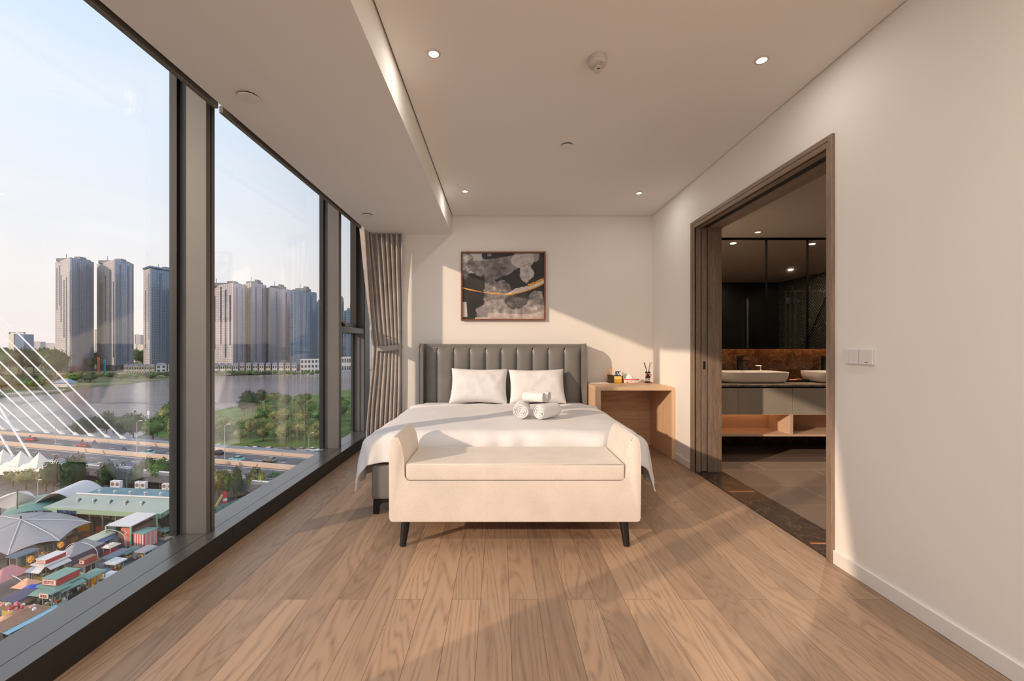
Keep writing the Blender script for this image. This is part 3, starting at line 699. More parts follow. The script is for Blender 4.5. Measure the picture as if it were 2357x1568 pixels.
for k, (x0, x1, y0, y1, zt_, lb) in enumerate(((1.275, 1.222, yi - .015, yi - .02, .188, 'orange pencil leaning out of the pen cup towards the bed'), (1.294, 1.303, yi - .012, yi - .020, .195, 'orange pencil standing upright in the pen cup'), (1.302, 1.328, yi + .012, yi + .018, .19, 'thin orange pencil leaning right in the pen cup'))):
    a = Vector((x0, y0, dz + .006)); b_ = Vector((x1, y1, dz + zt_)); dd = (b_ - a).normalized()
    t = thing('pencil', lb, 'pencil', a, 'pencils in the pen cup')
    G().cyl(a, b_ - dd * .018, .0042 + .001 * (k == 1), n=6).out('shaft', pencilm, t)
    G().cyl(b_ - dd * .018, b_, .0042, .0008, 6).out('tip', penlead, t)
nb = thing('sticky_note_box', 'smoked box holding a pad of yellow sticky notes', 'note holder', (1.375, yi - .02, dz))
g = G(); g.box(1.318, 1.432, yi - .060, yi + .03, dz, dz + .005); g.box(1.318, 1.328, yi - .06, yi + .03, dz, dz + .082); g.box(1.422, 1.432, yi - .06, yi + .03, dz, dz + .082); g.box(1.318, 1.432, yi + .02, yi + .03, dz, dz + .086)
g.out('box', smoke, nb)
g = G(); g.box(1.332, 1.418, yi - .062, yi - .02, dz + .006, dz + .038, .001, 1); nt = g.out('lower_pad', mat('mustard_paper', S(214, 160, 40), .8), nb)
g = G(); g.box(1.332, 1.416, yi - .064, yi - .03, dz + .040, dz + .078, .001, 1); g.out('upper_pad', mat('yellow_paper', S(240, 208, 120), .8), nb)
for k, (x, col, lb) in enumerate(((1.385, S(120, 130, 150), 'small blue grey bottle with a flip cap behind the sticky notes'), (1.412, S(170, 180, 195), 'small pale bottle with a dark flip cap behind the sticky notes'))):
    t = thing('toiletry_bottle', lb, 'bottle', (x, yi + .055, dz), 'bottles behind the notes')
    G().lathe(x, yi + .055, [(0, dz), (.014, dz), (.014, dz + .10), (.008, dz + .11), (0, dz + .11)], 16).out('bottle_body', mat('bottle_%d' % k, col, .3), t, True)
    g = G(); g.lathe(x, yi + .055, [(0, dz + .11), (.010, dz + .11), (.010, dz + .128), (0, dz + .13)], 14); g.box(x - .004, x + .022, yi + .049, yi + .061, dz + .122, dz + .131); g.out('flip_cap', mat('cap_%d' % k, S(70, 74, 86), .4), t)
# tissue packet
tp = thing('tissue_packet', 'white and red tissue packet with a tissue puffing out', 'tissue pack', (1.535, yi - .02, dz))
g = G(); g.box(1.445, 1.622, yi - .065, yi + .035, dz, dz + .052, .012, 3)
pk = g.out('wrapper', mat('white_film', S(240, 228, 222), .35), tp, True)
G().box(1.446, 1.621, yi - .0665, yi + .0365, dz + .034, dz + .045, .004, 2).out('red_band', mat('red_print', S(196, 44, 52), .4), pk, True)
g = G(); g.box(1.472, 1.492, yi - .0668, yi - .0655, dz + .006, dz + .016); g.box(1.505, 1.54, yi - .0668, yi - .0655, dz + .02, dz + .024); g.out('red_mark', mat('red_mark', S(190, 60, 40), .5), pk)
def tiss(u, v):
    a = (u - .5) * 2; b = (v - .5) * 2; rr = math.hypot(a, b)
    h = max(0, 1 - rr ** 1.6) * (.8 + .5 * noise.noise(Vector((a * 2, b * 2, 1.3)))) + .05 * math.sin(9 * a + 3 * b)
    return Vector((1.52 + a * .055, yi - .01 + b * .035, dz + .046 + .075 * h))
G().grid(tiss, 16, 14).out('tissue', M['towel'], tp, True, 0)
# reed diffuser
rx, ry = 1.735, yi - .02
rd = thing('reed_diffuser', 'small reed diffuser bottle with red bow and dark reeds near the corner', 'diffuser', (rx, ry, dz))
G().box(rx - .045, rx + .045, ry - .03, ry + .03, dz, dz + .006, .002, 1).out('tray', mat('brown_tray', S(150, 104, 80), .5), rd)
G().lathe(rx, ry, [(0, dz + .006), (.026, dz + .006), (.027, dz + .012), (.027, dz + .07), (.022, dz + .083), (.010, dz + .092), (.010, dz + .108), (0, dz + .108)], 24).out('bottle', mat('dark_glass', (0.03, 0.018, 0.016, 1), .1), rd, True)
lb_ = G().grid(lambda u, v: (rx + .0276 * math.sin((u - .6) * 2.2), ry - .0276 * math.cos((u - .6) * 2.2), dz + .020 + .034 * v), 10, 2).out('label', mat('white_label', S(232, 224, 218), .6), rd, True)
G().box(rx + .002, rx + .009, ry - .0295, ry - .0275, dz + .034, dz + .048).out('label_mark', M['blackmetal'], lb_)
for i, (ax, ay, ln) in enumerate(((-.34, -.06, .14), (-.26, .05, .135), (.17, -.04, .145), (.32, .04, .14), (-.30, 0.0, .12))):
    G().cyl((rx, ry, dz + .10), (rx + ax * ln, ry + ay * ln, dz + .10 + ln), .0022 if i else .0035, n=6).out('reed', M['blackwood'], rd)
redm = mat('red_ribbon', S(186, 40, 66), .6)
g = G()
for sx in (-1, 1):
    g.grid(lambda u, v, sx=sx: (rx + sx * (.004 + .034 * math.sin(u * math.pi)) , ry - .012 - .004 * v, dz + .098 + .016 * math.cos(u * math.pi * 2) * math.sin(u * math.pi) + .006 * v - .01 * u), 12, 2)
    g.grid(lambda u, v, sx=sx: (rx + sx * (.002 + .032 * u), ry - .013, dz + .094 - .03 * u + .008 * v), 6, 1)
g.out('bow', redm, rd, True, 0)
for sx in (-1, 1):
    G().lathe(rx + sx * .017 - .003, ry - .008, [(0, dz + .108), (.012, dz + .113), (.015, dz + .122), (.011, dz + .131), (0, dz + .135)], 12).out('dried_rose', mat('dark_rose_%d' % (sx + 1), (0.035, 0.02, 0.014, 1), .8, bump=.6, bs=200), rd, True)
cd = G().box(1.05, 1.262, yi - .10, yi + .06, dz, dz + .004, .001, 1).out('folded_card', mat('white_card', S(238, 230, 222), .6))
tag(cd, 'white card lying flat on the desk next to the headboard', 'card')
# ================================================================== PICTURE
px0, px1, pz0, pz1, pyb = -0.463, 0.552, 1.492, 2.318, YB - .002
pc = thing('framed_picture', 'walnut framed abstract print in charcoal, white and gold above the headboard', 'picture', ((px0 + px1) / 2, pyb, pz0))
fw = .019; g = G()
g.prism([(px0, pz0), (px1, pz0), (px1 - fw, pz0 + fw), (px0 + fw, pz0 + fw)], 'xz', pyb - .032, pyb); g.prism([(px0, pz1), (px0 + fw, pz1 - fw), (px1 - fw, pz1 - fw), (px1, pz1)], 'xz', pyb - .032, pyb)
g.prism([(px0, pz0), (px0 + fw, pz0 + fw), (px0 + fw, pz1 - fw), (px0, pz1)], 'xz', pyb - .032, pyb); g.prism([(px1, pz0), (px1, pz1), (px1 - fw, pz1 - fw), (px1 - fw, pz0 + fw)], 'xz', pyb - .032, pyb)
g.out('frame', M['frame'], pc)
def paint(u, v):                        # printed abstract: u right, v up, 0..1
    def nz(s, o=0.0, w=3): return noise.fractal(Vector((u * s + o, v * s * .82 + o * 1.7, o)), 1.0, 2.1, w)
    w1 = .03 * nz(5, 3); w2 = .13 * nz(6, 11, 5) + .05 * nz(20, 5, 3)
    def c(*a): return Vector(a)
    dark = c(46, 43, 42); col = dark + c(1, 1, 1) * (10 * nz(4, 21))
    def over(col, new, k): return col.lerp(new, max(0, min(1, k)))
    gr = nz(16, 2, 5); grain = nz(40, 6, 3)
    def blob(cx, cz, rx, rz, rag=1.0): return 1 - math.hypot((u - cx) / rx, (v - cz) / rz) + rag * 1.6 * w2
    def edge(k, s=.04): return max(0, min(1, k / s))
    # upper left cloud
    k = edge(blob(.08, .83, .20, .18, 1.5)); col = over(col, c(190, 184, 180) + c(1, 1, 1) * 40 * gr, k * (.85 + .5 * gr))
    k = edge(blob(.20, .80, .14, .14, 1.4)); col = over(col, c(112, 106, 103) + c(1, 1, 1) * 30 * gr, k * .6)
    k = edge(blob(.03, .68, .05, .07)); col = over(col, c(100, 95, 92), k * .7)
    # upper sheet, tapering to the lower left
    if .25 < u < .88:
        up = .90 + .11 * (u - .25) / .6; lo = .60 + .28 * max(0, (u - .42)) / .46 + w1
        if u < .40: lo = .40 + w1
        rt = 1 if v > lo and v < up + w1 * .2 else 0
        if u < .265 - .03 * (v - .4) + .01 : rt = 0
        tone = 128 + 38 * gr + 46 * sm((u - .45) / .35) - 34 * sm((.62 - abs(u - .47) * 5)) * (v < .85)
        col = over(col, c(tone, tone * .965, tone * .95), rt * .88)
    k = edge(blob(.74, .90, .14, .13, .3)); col = over(col, c(196, 190, 186) + c(1, 1, 1) * 24 * gr, k * .8 * (v > .6))
    k = edge(blob(.79, .70, .085, .135, 1.9)); col = over(col, c(186, 180, 176) + c(1, 1, 1) * 46 * gr, k * .95)
    k = edge(blob(.90, .95, .045, .08, 1.2)); col = over(col, c(176, 170, 168), k * .8)
    if .13 < u < .235 and v > .89: col = over(col, c(196, 192, 190), .95)
    if .305 < u < .355 and v > .955: col = over(col, c(140, 136, 134), .9)
    # big lower cloud
    body = blob(.44, .20, .20, .40, .9); k = edge(body); tone = 132 + 60 * gr + 14 * grain
    col = over(col, c(tone, tone * .955, tone * .935), k * .95)
    k = edge(blob(.60, .12, .42, .22, .5)) if v < .34 else 0; tone = 150 + 50 * gr; col = over(col, c(tone, tone * .95, tone * .93), k * .95)
    k = edge(blob(.92, .24, .12, .18, 1.5)); tone = 158 + 60 * gr; col = over(col, c(tone, tone * .95, tone * .93), k * .9)
    k = edge(blob(.66, .29, .15, .16, 1.2)); tone = 70 + 40 * gr; col = over(col, c(tone, tone * .95, tone * .94), k * .75)
    if v < .14 + .10 * abs(u - .78) * 2 + w1 and u > .3: col = over(col, c(196, 180, 172) + c(1, 1, 1) * 26 * gr, .85 * (v < .05 + .22 * max(0, u - .72) + .14 * max(0, .85 - abs(u - .5)) * .3 + w1))
    k = edge(blob(.24, .06, .07, .14, .9)); col = over(col, c(140, 134, 138), k * .8)
    if u < .055 - .03 * (v - .1) * 2 and .03 < v < .26: col = over(col, c(206, 196, 190), .95)
    if .15 < u < .32 and v < .025: col = over(col, c(216, 196, 186), .9)
    # gold sweep
    zc = .475 - .34 * u + .30 * u * u + .0 if u < .56 else .475 - .34 * .56 + .30 * .3136 + (u - .56) * .12 + (u - .56) ** 2 * .62
    dz_ = v - zc
    th = .007 + .004 * math.sin(u * 20)
    if u < .60 and abs(dz_) < th: col = c(214, 158, 74) + c(1, 1, 1) * 20 * grain
    if u > .53:
        wv = .012 + .055 * sm((u - .53) / .12)
        if -.012 < dz_ < wv + .012 * nz(30, 4): col = c(218, 204, 192) + c(1, 1, 1) * 18 * gr
        if -.016 < dz_ < .004 + .01 * grain or (u > .8 and wv - .02 < dz_ < wv + .016 + .012 * grain): col = c(212, 150, 60) + c(1, 1, 1) * 26 * grain
    return [max(8, min(238, t)) for t in col]
NU, NV = 380, 310
ax0, ax1, az0, az1 = px0 + fw, px1 - fw, pz0 + fw, pz1 - fw
g = G(); g.grid(lambda u, v: (ax0 + (ax1 - ax0) * u, pyb - .016, az0 + (az1 - az0) * v), NU, NV)
vals = [paint(i / NU, j / NV) for i in range(NU + 1) for j in range(NV + 1)]
t = NT('abstract_print'); at_ = t.n('Attribute', attribute_name='print_ink'); t.pbr(at_.outputs['Color'], .55)
ar = g.out('print', t.m, pc)
ca = ar.data.color_attributes.new('print_ink', 'FLOAT_COLOR', 'POINT')
for i, vv in enumerate(vals): ca.data[i].color = S(*vv)
G().box(px0 + .01, px1 - .01, pyb - .014, pyb - .001, pz0 + .01, pz1 - .01).out('backing', M['blackwood'], pc)
# ================================================================== SWITCHES
sw = thing('light_switch', 'white double wall switch plate right of the bathroom door', 'switch', (XR, 2.18, 1.10))
ya, yb2 = 2.087, 2.268; zs0, zs1 = 1.098, 1.180
G().box(XR - .008, XR, ya, yb2, zs0, zs1, .002, 1).out('plate', M['plastic'], sw)
ym = 2.176
for a, b in ((ym + .003, ym + .030), (ym + .0315, ym + .0585), (ym + .060, yb2 - .003)):
    G().box(XR - .0125, XR - .007, a, b, zs0 + .003, zs1 - .003, .0015, 1).out('rocker', M['plastic'], sw)
cp = G().box(XR - .013, XR - .007, ya + .006, ym - .003, zs0 + .003, zs1 - .003, .002, 1).out('control_panel', M['plastic'], sw)
g = G(); g.box(XR - .0135, XR - .0128, 2.118, 2.138, zs0 + .012, zs0 + .0145); g.out('mark', M['blackmetal'], cp)
G().box(XR - .0075, XR - .001, ya + .001, ya + .006, zs0 + .003, zs1 - .003).out('gap', M['gasket'], sw)
# ================================================================== THE CITY OUTSIDE
def gpoly(name, pts, m, z=0.0, kind='structure', depth=1.0):
    g = G(); top = [Vector((p.x, p.y, GZ + z)) for p in pts]; bot = [p - Vector((0, 0, depth)) for p in top]
    g.hull(top, bot)
    g.bm.faces.ensure_lookup_table()
    bmesh.ops.triangulate(g.bm, faces=[f for f in g.bm.faces if len(f.verts) > 4])
    o = g.out(name, m, at=(0, 100, GZ)); o['kind'] = kind; return o
def ground_mat(name, ca, cb, sc, rough=.9):
    t = NT(name); co = t.coord(); n = t.n('TexNoise', i={'Vector': co, 'Scale': sc, 'Detail': 6.0})
    return t.pbr(t.ramp(n.outputs[0], [(.35, ca), (.65, cb)]), rough, 0, None, .2)
m_asph = ground_mat('market_asphalt', S(108, 106, 108), S(132, 128, 126), .25)
m_far = ground_mat('far_bank_ground', S(64, 82, 56), S(120, 124, 92), .02)
m_park = ground_mat('park_grass', S(62, 96, 42), S(112, 124, 66), .06)
m_road = ground_mat('road_asphalt', S(88, 88, 94), S(104, 103, 108), .4)
t = NT('river_water'); co = t.coord(scale=(.10, .30, 1)); n = t.n('TexNoise', i={'Vector': co, 'Scale': 1.0, 'Detail': 5.0, 'Roughness': .6}); co2 = t.coord(scale=(.006, .012, 1)); n2 = t.n('TexNoise', i={'Vector': co2, 'Scale': 1.0, 'Detail': 3.0})
m_water = t.pbr(t.ramp(n2.outputs[0], [(.35, S(124, 116, 118)), (.65, S(150, 142, 142))]), .16, 0, t.bump(n.outputs[0], .55, .6), .6)
far_px = [(-300, 948), (0, 915), (140, 905), (200, 893), (300, 884), (345, 877), (405, 873), (497, 866), (560, 861), (663, 861), (740, 856), (860, 851), (1000, 846), (1150, 842)]
near_px = [(-300, 985), (0, 1000), (280, 1020), (330, 1000), (365, 975), (410, 958), (500, 945), (570, 930), (650, 922), (740, 905), (860, 890), (1000, 872), (1150, 860)]
far_s = [P(*q) for q in far_px]; near_s = [P(*q) for q in near_px]
gpoly('ground', [Vector((-420, -60, 0)), Vector((60, -60, 0)), Vector((260, 700, 0)), Vector((-420, 700, 0))], m_asph, -0.05)
gpoly('ground_river', far_s + near_s[::-1], m_water, .02, depth=.04)
gpoly('ground_far_bank', far_s + [Vector((3000, 2500, 0)), Vector((3000, 9000, 0)), Vector((-9000, 9000, 0)), Vector((-4000, 500, 0))], m_far, .3, depth=1.2)
gpoly('ground_park', near_s[3:] + [P(1150, 1000), P(760, 1032), P(480, 1026), P(400, 1012)], m_park, .06, depth=.2)
qy = [P(-300, 945), P(0, 914), P(140, 904)]
g = G()
for a, b in zip(qy, qy[1:]):
    a = a + Vector((0, 0, 0)); g.hull([a + Vector((0, 0, 1.6)), b + Vector((0, 0, 1.6)), b + Vector((-8, 12, 1.6)), a + Vector((-8, 12, 1.6))], [a, b, b + Vector((-8, 12, 0)), a + Vector((-8, 12, 0))])
qo = g.out('quay', mat('quay_concrete', S(170, 160, 150), .9), at=qy[1]); tag(qo, 'pale concrete river quay on the far bank at the left edge', 'quay')
g = G()
for i in range(60):
    p = qy[0].lerp(qy[2], i / 59) if False else (qy[0].lerp(qy[1], i / 30) if i < 30 else qy[1].lerp(qy[2], (i - 30) / 29))
    g.box(p.x - .15, p.x + .15, p.y - .15, p.y + .15, GZ + 1.6, GZ + 3.2)
for a, b in zip(qy, qy[1:]): g.tube([a + Vector((0, 0, 3.1)), b + Vector((0, 0, 3.1))], .14, 4)
g.out('railing', mat('quay_rail', S(150, 146, 146), .7), qo)
rl = thing('river_light', 'white navigation marker post standing in the river', 'marker', P(342, 962))
q = P(342, 966); g = G(); g.cyl(q, q + Vector((0, 0, 4)), .25, n=8); g.box(q.x - .6, q.x + .6, q.y - .3, q.y + .3, q.z + 2.4, q.z + 4.6); g.out('post', mat('marker_white', S(228, 226, 226), .6), rl)

# ---------------- trees
def leaf_mat(name, c):
    t = NT(name); inf = t.n('ObjectInfo'); ge = t.n('NewGeometry')
    co = t.coord(); n = t.n('TexNoise', i={'Vector': co, 'Scale': 5.0, 'Detail': 3.0})
    col = t.ramp(n.outputs[0], [(.3, tuple(v * .6 for v in c[:3]) + (1,)), (.7, tuple(min(1, v * 1.5) for v in c[:3]) + (1,))])
    hs = t.n('HueSaturation', i={'Color': col}); t.set(hs.inputs['Value'], t.math('MULTIPLY_ADD', inf.outputs['Random'], .5, .75)); t.set(hs.inputs['Hue'], t.math('MULTIPLY_ADD', inf.outputs['Random'], .03, .485))
    b = t.n('BsdfPrincipled'); t.set(b.inputs['Base Color'], hs.outputs[0]); b.inputs['Roughness'].default_value = .8; b.inputs['Specular IOR Level'].default_value = .1
    t.t.links.new(b.outputs[0], t.o.inputs[0]); return t.m
leaf_d = leaf_mat('dark_leaf', S(56, 76, 50)); leaf_m = leaf_mat('mid_leaf', S(80, 110, 56)); leaf_y = leaf_mat('olive_leaf', S(120, 122, 74))
bark = mat('bark', S(96, 80, 66), .9)
def tree_proto(seed, lm, n_cl, shape):
    r = random.Random(seed)
    t = thing('tree', 'tree', 'tree', (0, -40, GZ)); g = G()
    for i in range(n_cl):
        while True:
            v = Vector((r.uniform(-1, 1), r.uniform(-1, 1), r.uniform(-1, 1)))
            if .35 < v.length < 1: break
        c = Vector((v.x * .42, v.y * .42, .62 + v.z * .34 * shape))
        for k in range(11):
            d = Vector((r.gauss(0, 1), r.gauss(0, 1), r.gauss(0, .8))).normalized() * r.uniform(.02, .10)
            p = c + d; a = Vector((r.gauss(0, 1), r.gauss(0, 1), r.gauss(0, .6))).normalized(); b = a.cross(Vector((r.gauss(0, 1), r.gauss(0, 1), r.gauss(0, 1)))).normalized(); s_ = r.uniform(.018, .04)
            g.poly(*[Vector((0, -40, GZ)) + p + q for q in (a * s_, b * s_ * .8, -a * s_, -b * s_ * .8)])
    bmesh_core = [Vector((0, -40, GZ + .60))]
    g2 = G(); g2.grid(lambda u, w: Vector((0, -40, GZ + .60)) + Vector((math.cos(2 * math.pi * u) * math.sin(math.pi * w) * .33, math.sin(2 * math.pi * u) * math.sin(math.pi * w) * .33, math.cos(math.pi * w) * .27 * shape)) * (1 + .25 * noise.noise(Vector((math.cos(2 * math.pi * u) * 2 + seed, math.sin(2 * math.pi * u) * 2, w * 5)))), 14, 9, True)
    me_t = bpy.data.meshes.new('tmp'); g2.bm.to_mesh(me_t); g.bm.from_mesh(me_t); g2.bm.free(); bpy.data.meshes.remove(me_t)
    bmesh.ops.recalc_face_normals
    g.out('crown', lm, t)
    g = G(); g.cyl((0, -40, GZ), (0, -40, GZ + .5), .03, .018, 7); g.out('trunk', bark, t)
    return freeze(t)
TP = [tree_proto(3, leaf_d, 90, 1.0), tree_proto(4, leaf_m, 90, .9), tree_proto(5, leaf_y, 80, 1.0)]
TN = [0]
def tree(px, pyb, h, w, kind, label, group):
    p = P(px, pyb); TN[0] += 1
    return dup(TP[kind], p, RND.uniform(0, 6.28), label, group, scale=(w, w, h))
PLACED = []
def trees(spots, kindf, label, group):
    for px, py, h, w in spots:
        for _ in range(40):
            p = P(px, py)
            if all((p - q).length > .42 * (w + w2) for q, w2 in PLACED): break
            px += RND.uniform(-5, 5); py += RND.uniform(-2.5, 2.5); w *= .985
        PLACED.append((p, w)); tree(px, py, h, w, kindf(), label, group)
rr = RND.uniform; rc = RND.choice
trees([(rr(-10, 128), rr(838, 868), rr(30, 38), rr(24, 36)) for _ in range(22)], lambda: rc((0, 0, 1)), 'tall dark tree in the wood left of the twin towers across the river', 'wood across the river left of the towers')
trees([(rr(-10, 110), rr(880, 898), rr(9, 13), rr(14, 20)) for _ in range(16)], lambda: rc((0, 0, 1)), 'low dark tree behind the river quay on the far bank', 'quayside trees across the river')
trees([(rr(148, 215), rr(872, 884), rr(7, 12), rr(10, 16)) for _ in range(9)], lambda: rc((1, 2, 0)), 'bushy tree at the foot of the leftmost tower beside the river', 'riverside trees below the leftmost tower')
trees([(rr(205, 226), rr(840, 862), rr(20, 30), rr(14, 20)) for _ in range(4)] , lambda: 0, 'dark tree in the gap between the two left towers', 'trees between the towers')
trees([(rr(300, 332), rr(835, 850), rr(22, 34), rr(16, 24)) for _ in range(6)], lambda: rc((0, 1)), 'dark tree in the gap before the third tower', 'trees before the third tower')
trees([(x + rr(-3, 3), rr(866, 874), rr(5, 8), rr(10, 15)) for x in range(215, 405, 11)], lambda: rc((1, 2, 0)), 'low bush on the far river bank below the middle towers', 'bank bushes below the middle towers')
trees([(x + rr(-3, 3), rr(865, 867), rr(6, 8), rr(9, 12)) for x in range(500, 745, 12)], lambda: rc((0, 1, 1)), 'green tree on the far bank in front of the row houses', 'far bank trees before the row houses')
trees([(x + rr(-6, 6), rr(1012, 1020), rr(9, 13), rr(8, 12)) for x in (190, 222, 250, 285, 312)], lambda: 0, 'dark tree on the near river bank just behind the bridge', 'bank trees behind the bridge')
trees([(x, y, rr(10, 14), rr(9, 12)) for x, y in ((352, 1022), (374, 1018), (392, 1010), (404, 1020), (383, 990), (400, 985))], lambda: rc((1, 2)), 'leafy tree behind the bridge beside the broad window post', 'bank trees beside the window post')
trees([(rr(545, 600), rr(940, 965), rr(8, 12), rr(9, 12)) for _ in range(6)], lambda: 0, 'dark green tree at the river edge of the park', 'park trees at the river edge')
trees([(rr(600, 742), rr(930, 985), rr(6, 10), rr(8, 12)) for _ in range(26)], lambda: rc((1, 1, 2)), 'green tree in the park between the river and the car park', 'park trees between river and car park')
trees([(rr(500, 742), rr(1000, 1024), rr(6, 9), rr(6, 8)) for _ in range(24)], lambda: rc((2, 2, 1)), 'olive street tree along the row of parked cars', 'street trees above the parked cars')
trees([(rr(760, 875), rr(915, 1010), rr(5, 9), rr(7, 10)) for _ in range(26)], lambda: rc((1, 1, 0)), 'green park tree seen through the far narrow window', 'park trees in the far window')
trees([(x, y, h, w) for x, y, h, w in ((505, 1154, 8.5, 6), (526, 1157, 8, 6), (549, 1153, 10, 7), (568, 1156, 8.5, 6), (589, 1153, 9, 6.5), (610, 1148, 8.5, 6), (632, 1138, 6.5, 5))], lambda: rc((1, 2, 0)), 'leafy tree in front of the bridge in the middle window', 'trees before the bridge, middle window')
trees([(x, y, h, w) for x, y, h, w in ((122, 1140, 9.5, 6.2), (164, 1141, 11, 6.6), (208, 1139, 11.5, 6.8), (248, 1137, 9, 5.5), (140, 1154, 5.5, 4.2), (182, 1150, 5.2, 4.2), (222, 1147, 5, 4.0))], lambda: rc((0, 0, 1)), 'dark leafy tree behind the long green roof, left of the rooftop tanks', 'trees behind the green roof, left group')
trees([(x, y, h, w) for x, y, h, w in ((322, 1130, 7.5, 6), (345, 1130, 8.5, 6.5), (366, 1129, 9.5, 6.5), (388, 1129, 10.5, 7), (404, 1129, 11, 6))], lambda: rc((0, 0, 1)), 'dark tree behind the right end of the green roof', 'trees behind the green roof, right group')
trees([(x, y, h, w) for x, y, h, w in ((60, 1128, 6, 7), (80, 1122, 6, 7), (100, 1130, 7, 7), (30, 1120, 5, 6))], lambda: rc((0, 2)), 'dull green tree below the end of the white bridge edge', 'trees below the bridge edge')

# ---------------- towers across the river
def facade(name, ca, cb, joint, fw, fh, mort, rough=.5, metal=0.0):
    t = NT(name)
    tc_ = t.n('TexCoord'); sp = t.n('SeparateXYZ', i={0: tc_.outputs['Object']})
    hcoord = t.math('ADD', t.math('MULTIPLY', sp.outputs[0], .83), t.math('MULTIPLY', sp.outputs[1], .56))
    cb_ = t.n('CombineXYZ', i={0: hcoord, 1: sp.outputs[2], 2: 0.0})
    br = t.n('TexBrick', offset=0.0, i={'Vector': cb_.outputs[0], 'Color1': ca, 'Color2': cb, 'Mortar': joint, 'Scale': 1.0, 'Mortar Size': mort, 'Brick Width': fw, 'Row Height': fh, 'Bias': 0.0})
    cv = t.n('CombineXYZ', i={0: t.math('MULTIPLY', hcoord, .12), 1: t.math('MULTIPLY', sp.outputs[2], .004), 2: 0.0})
    st = t.n('TexNoise', i={'Vector': cv.outputs[0], 'Scale': 1.0, 'Detail': 2.0})
    c = t.mix(t.ramp(st.outputs[0], [(.5, (0, 0, 0, 1)), (.62, (.3, .3, .3, 1))]), br.outputs['Color'], joint)
    return t.pbr(c, rough, metal)
f_pale = facade('pale_panel_facade', S(206, 196, 194), S(190, 182, 182), S(122, 124, 134), 2.2, 3.6, .26)
f_pale2 = facade('cream_panel_facade', S(210, 204, 184), S(196, 190, 176), S(122, 120, 124), 2.6, 3.6, .36)
f_blue = facade('blue_glass_facade', S(104, 126, 158), S(84, 106, 138), S(142, 158, 180), 2.0, 3.6, .3, .25, .5)
f_teal = facade('teal_glass_facade', S(84, 112, 140), S(66, 94, 124), S(128, 148, 168), 1.9, 3.6, .32, .25, .5)
recess = mat('recess_shade_tint', S(98, 112, 138), .4)  # strip colour stands in for the shade of balcony recesses
f_mauve = facade('mauve_glass_facade', S(156, 154, 172), S(136, 134, 156), S(184, 178, 190), 1.9, 3.6, .32, .3, .4)
slot = mat('dark_window_slot', S(62, 68, 84), .4); roofm = mat('roof_plant', S(120, 124, 134), .7); craneR = mat('crane_red', S(196, 84, 72), .6); craneT = mat('crane_teal', S(70, 150, 160), .6)
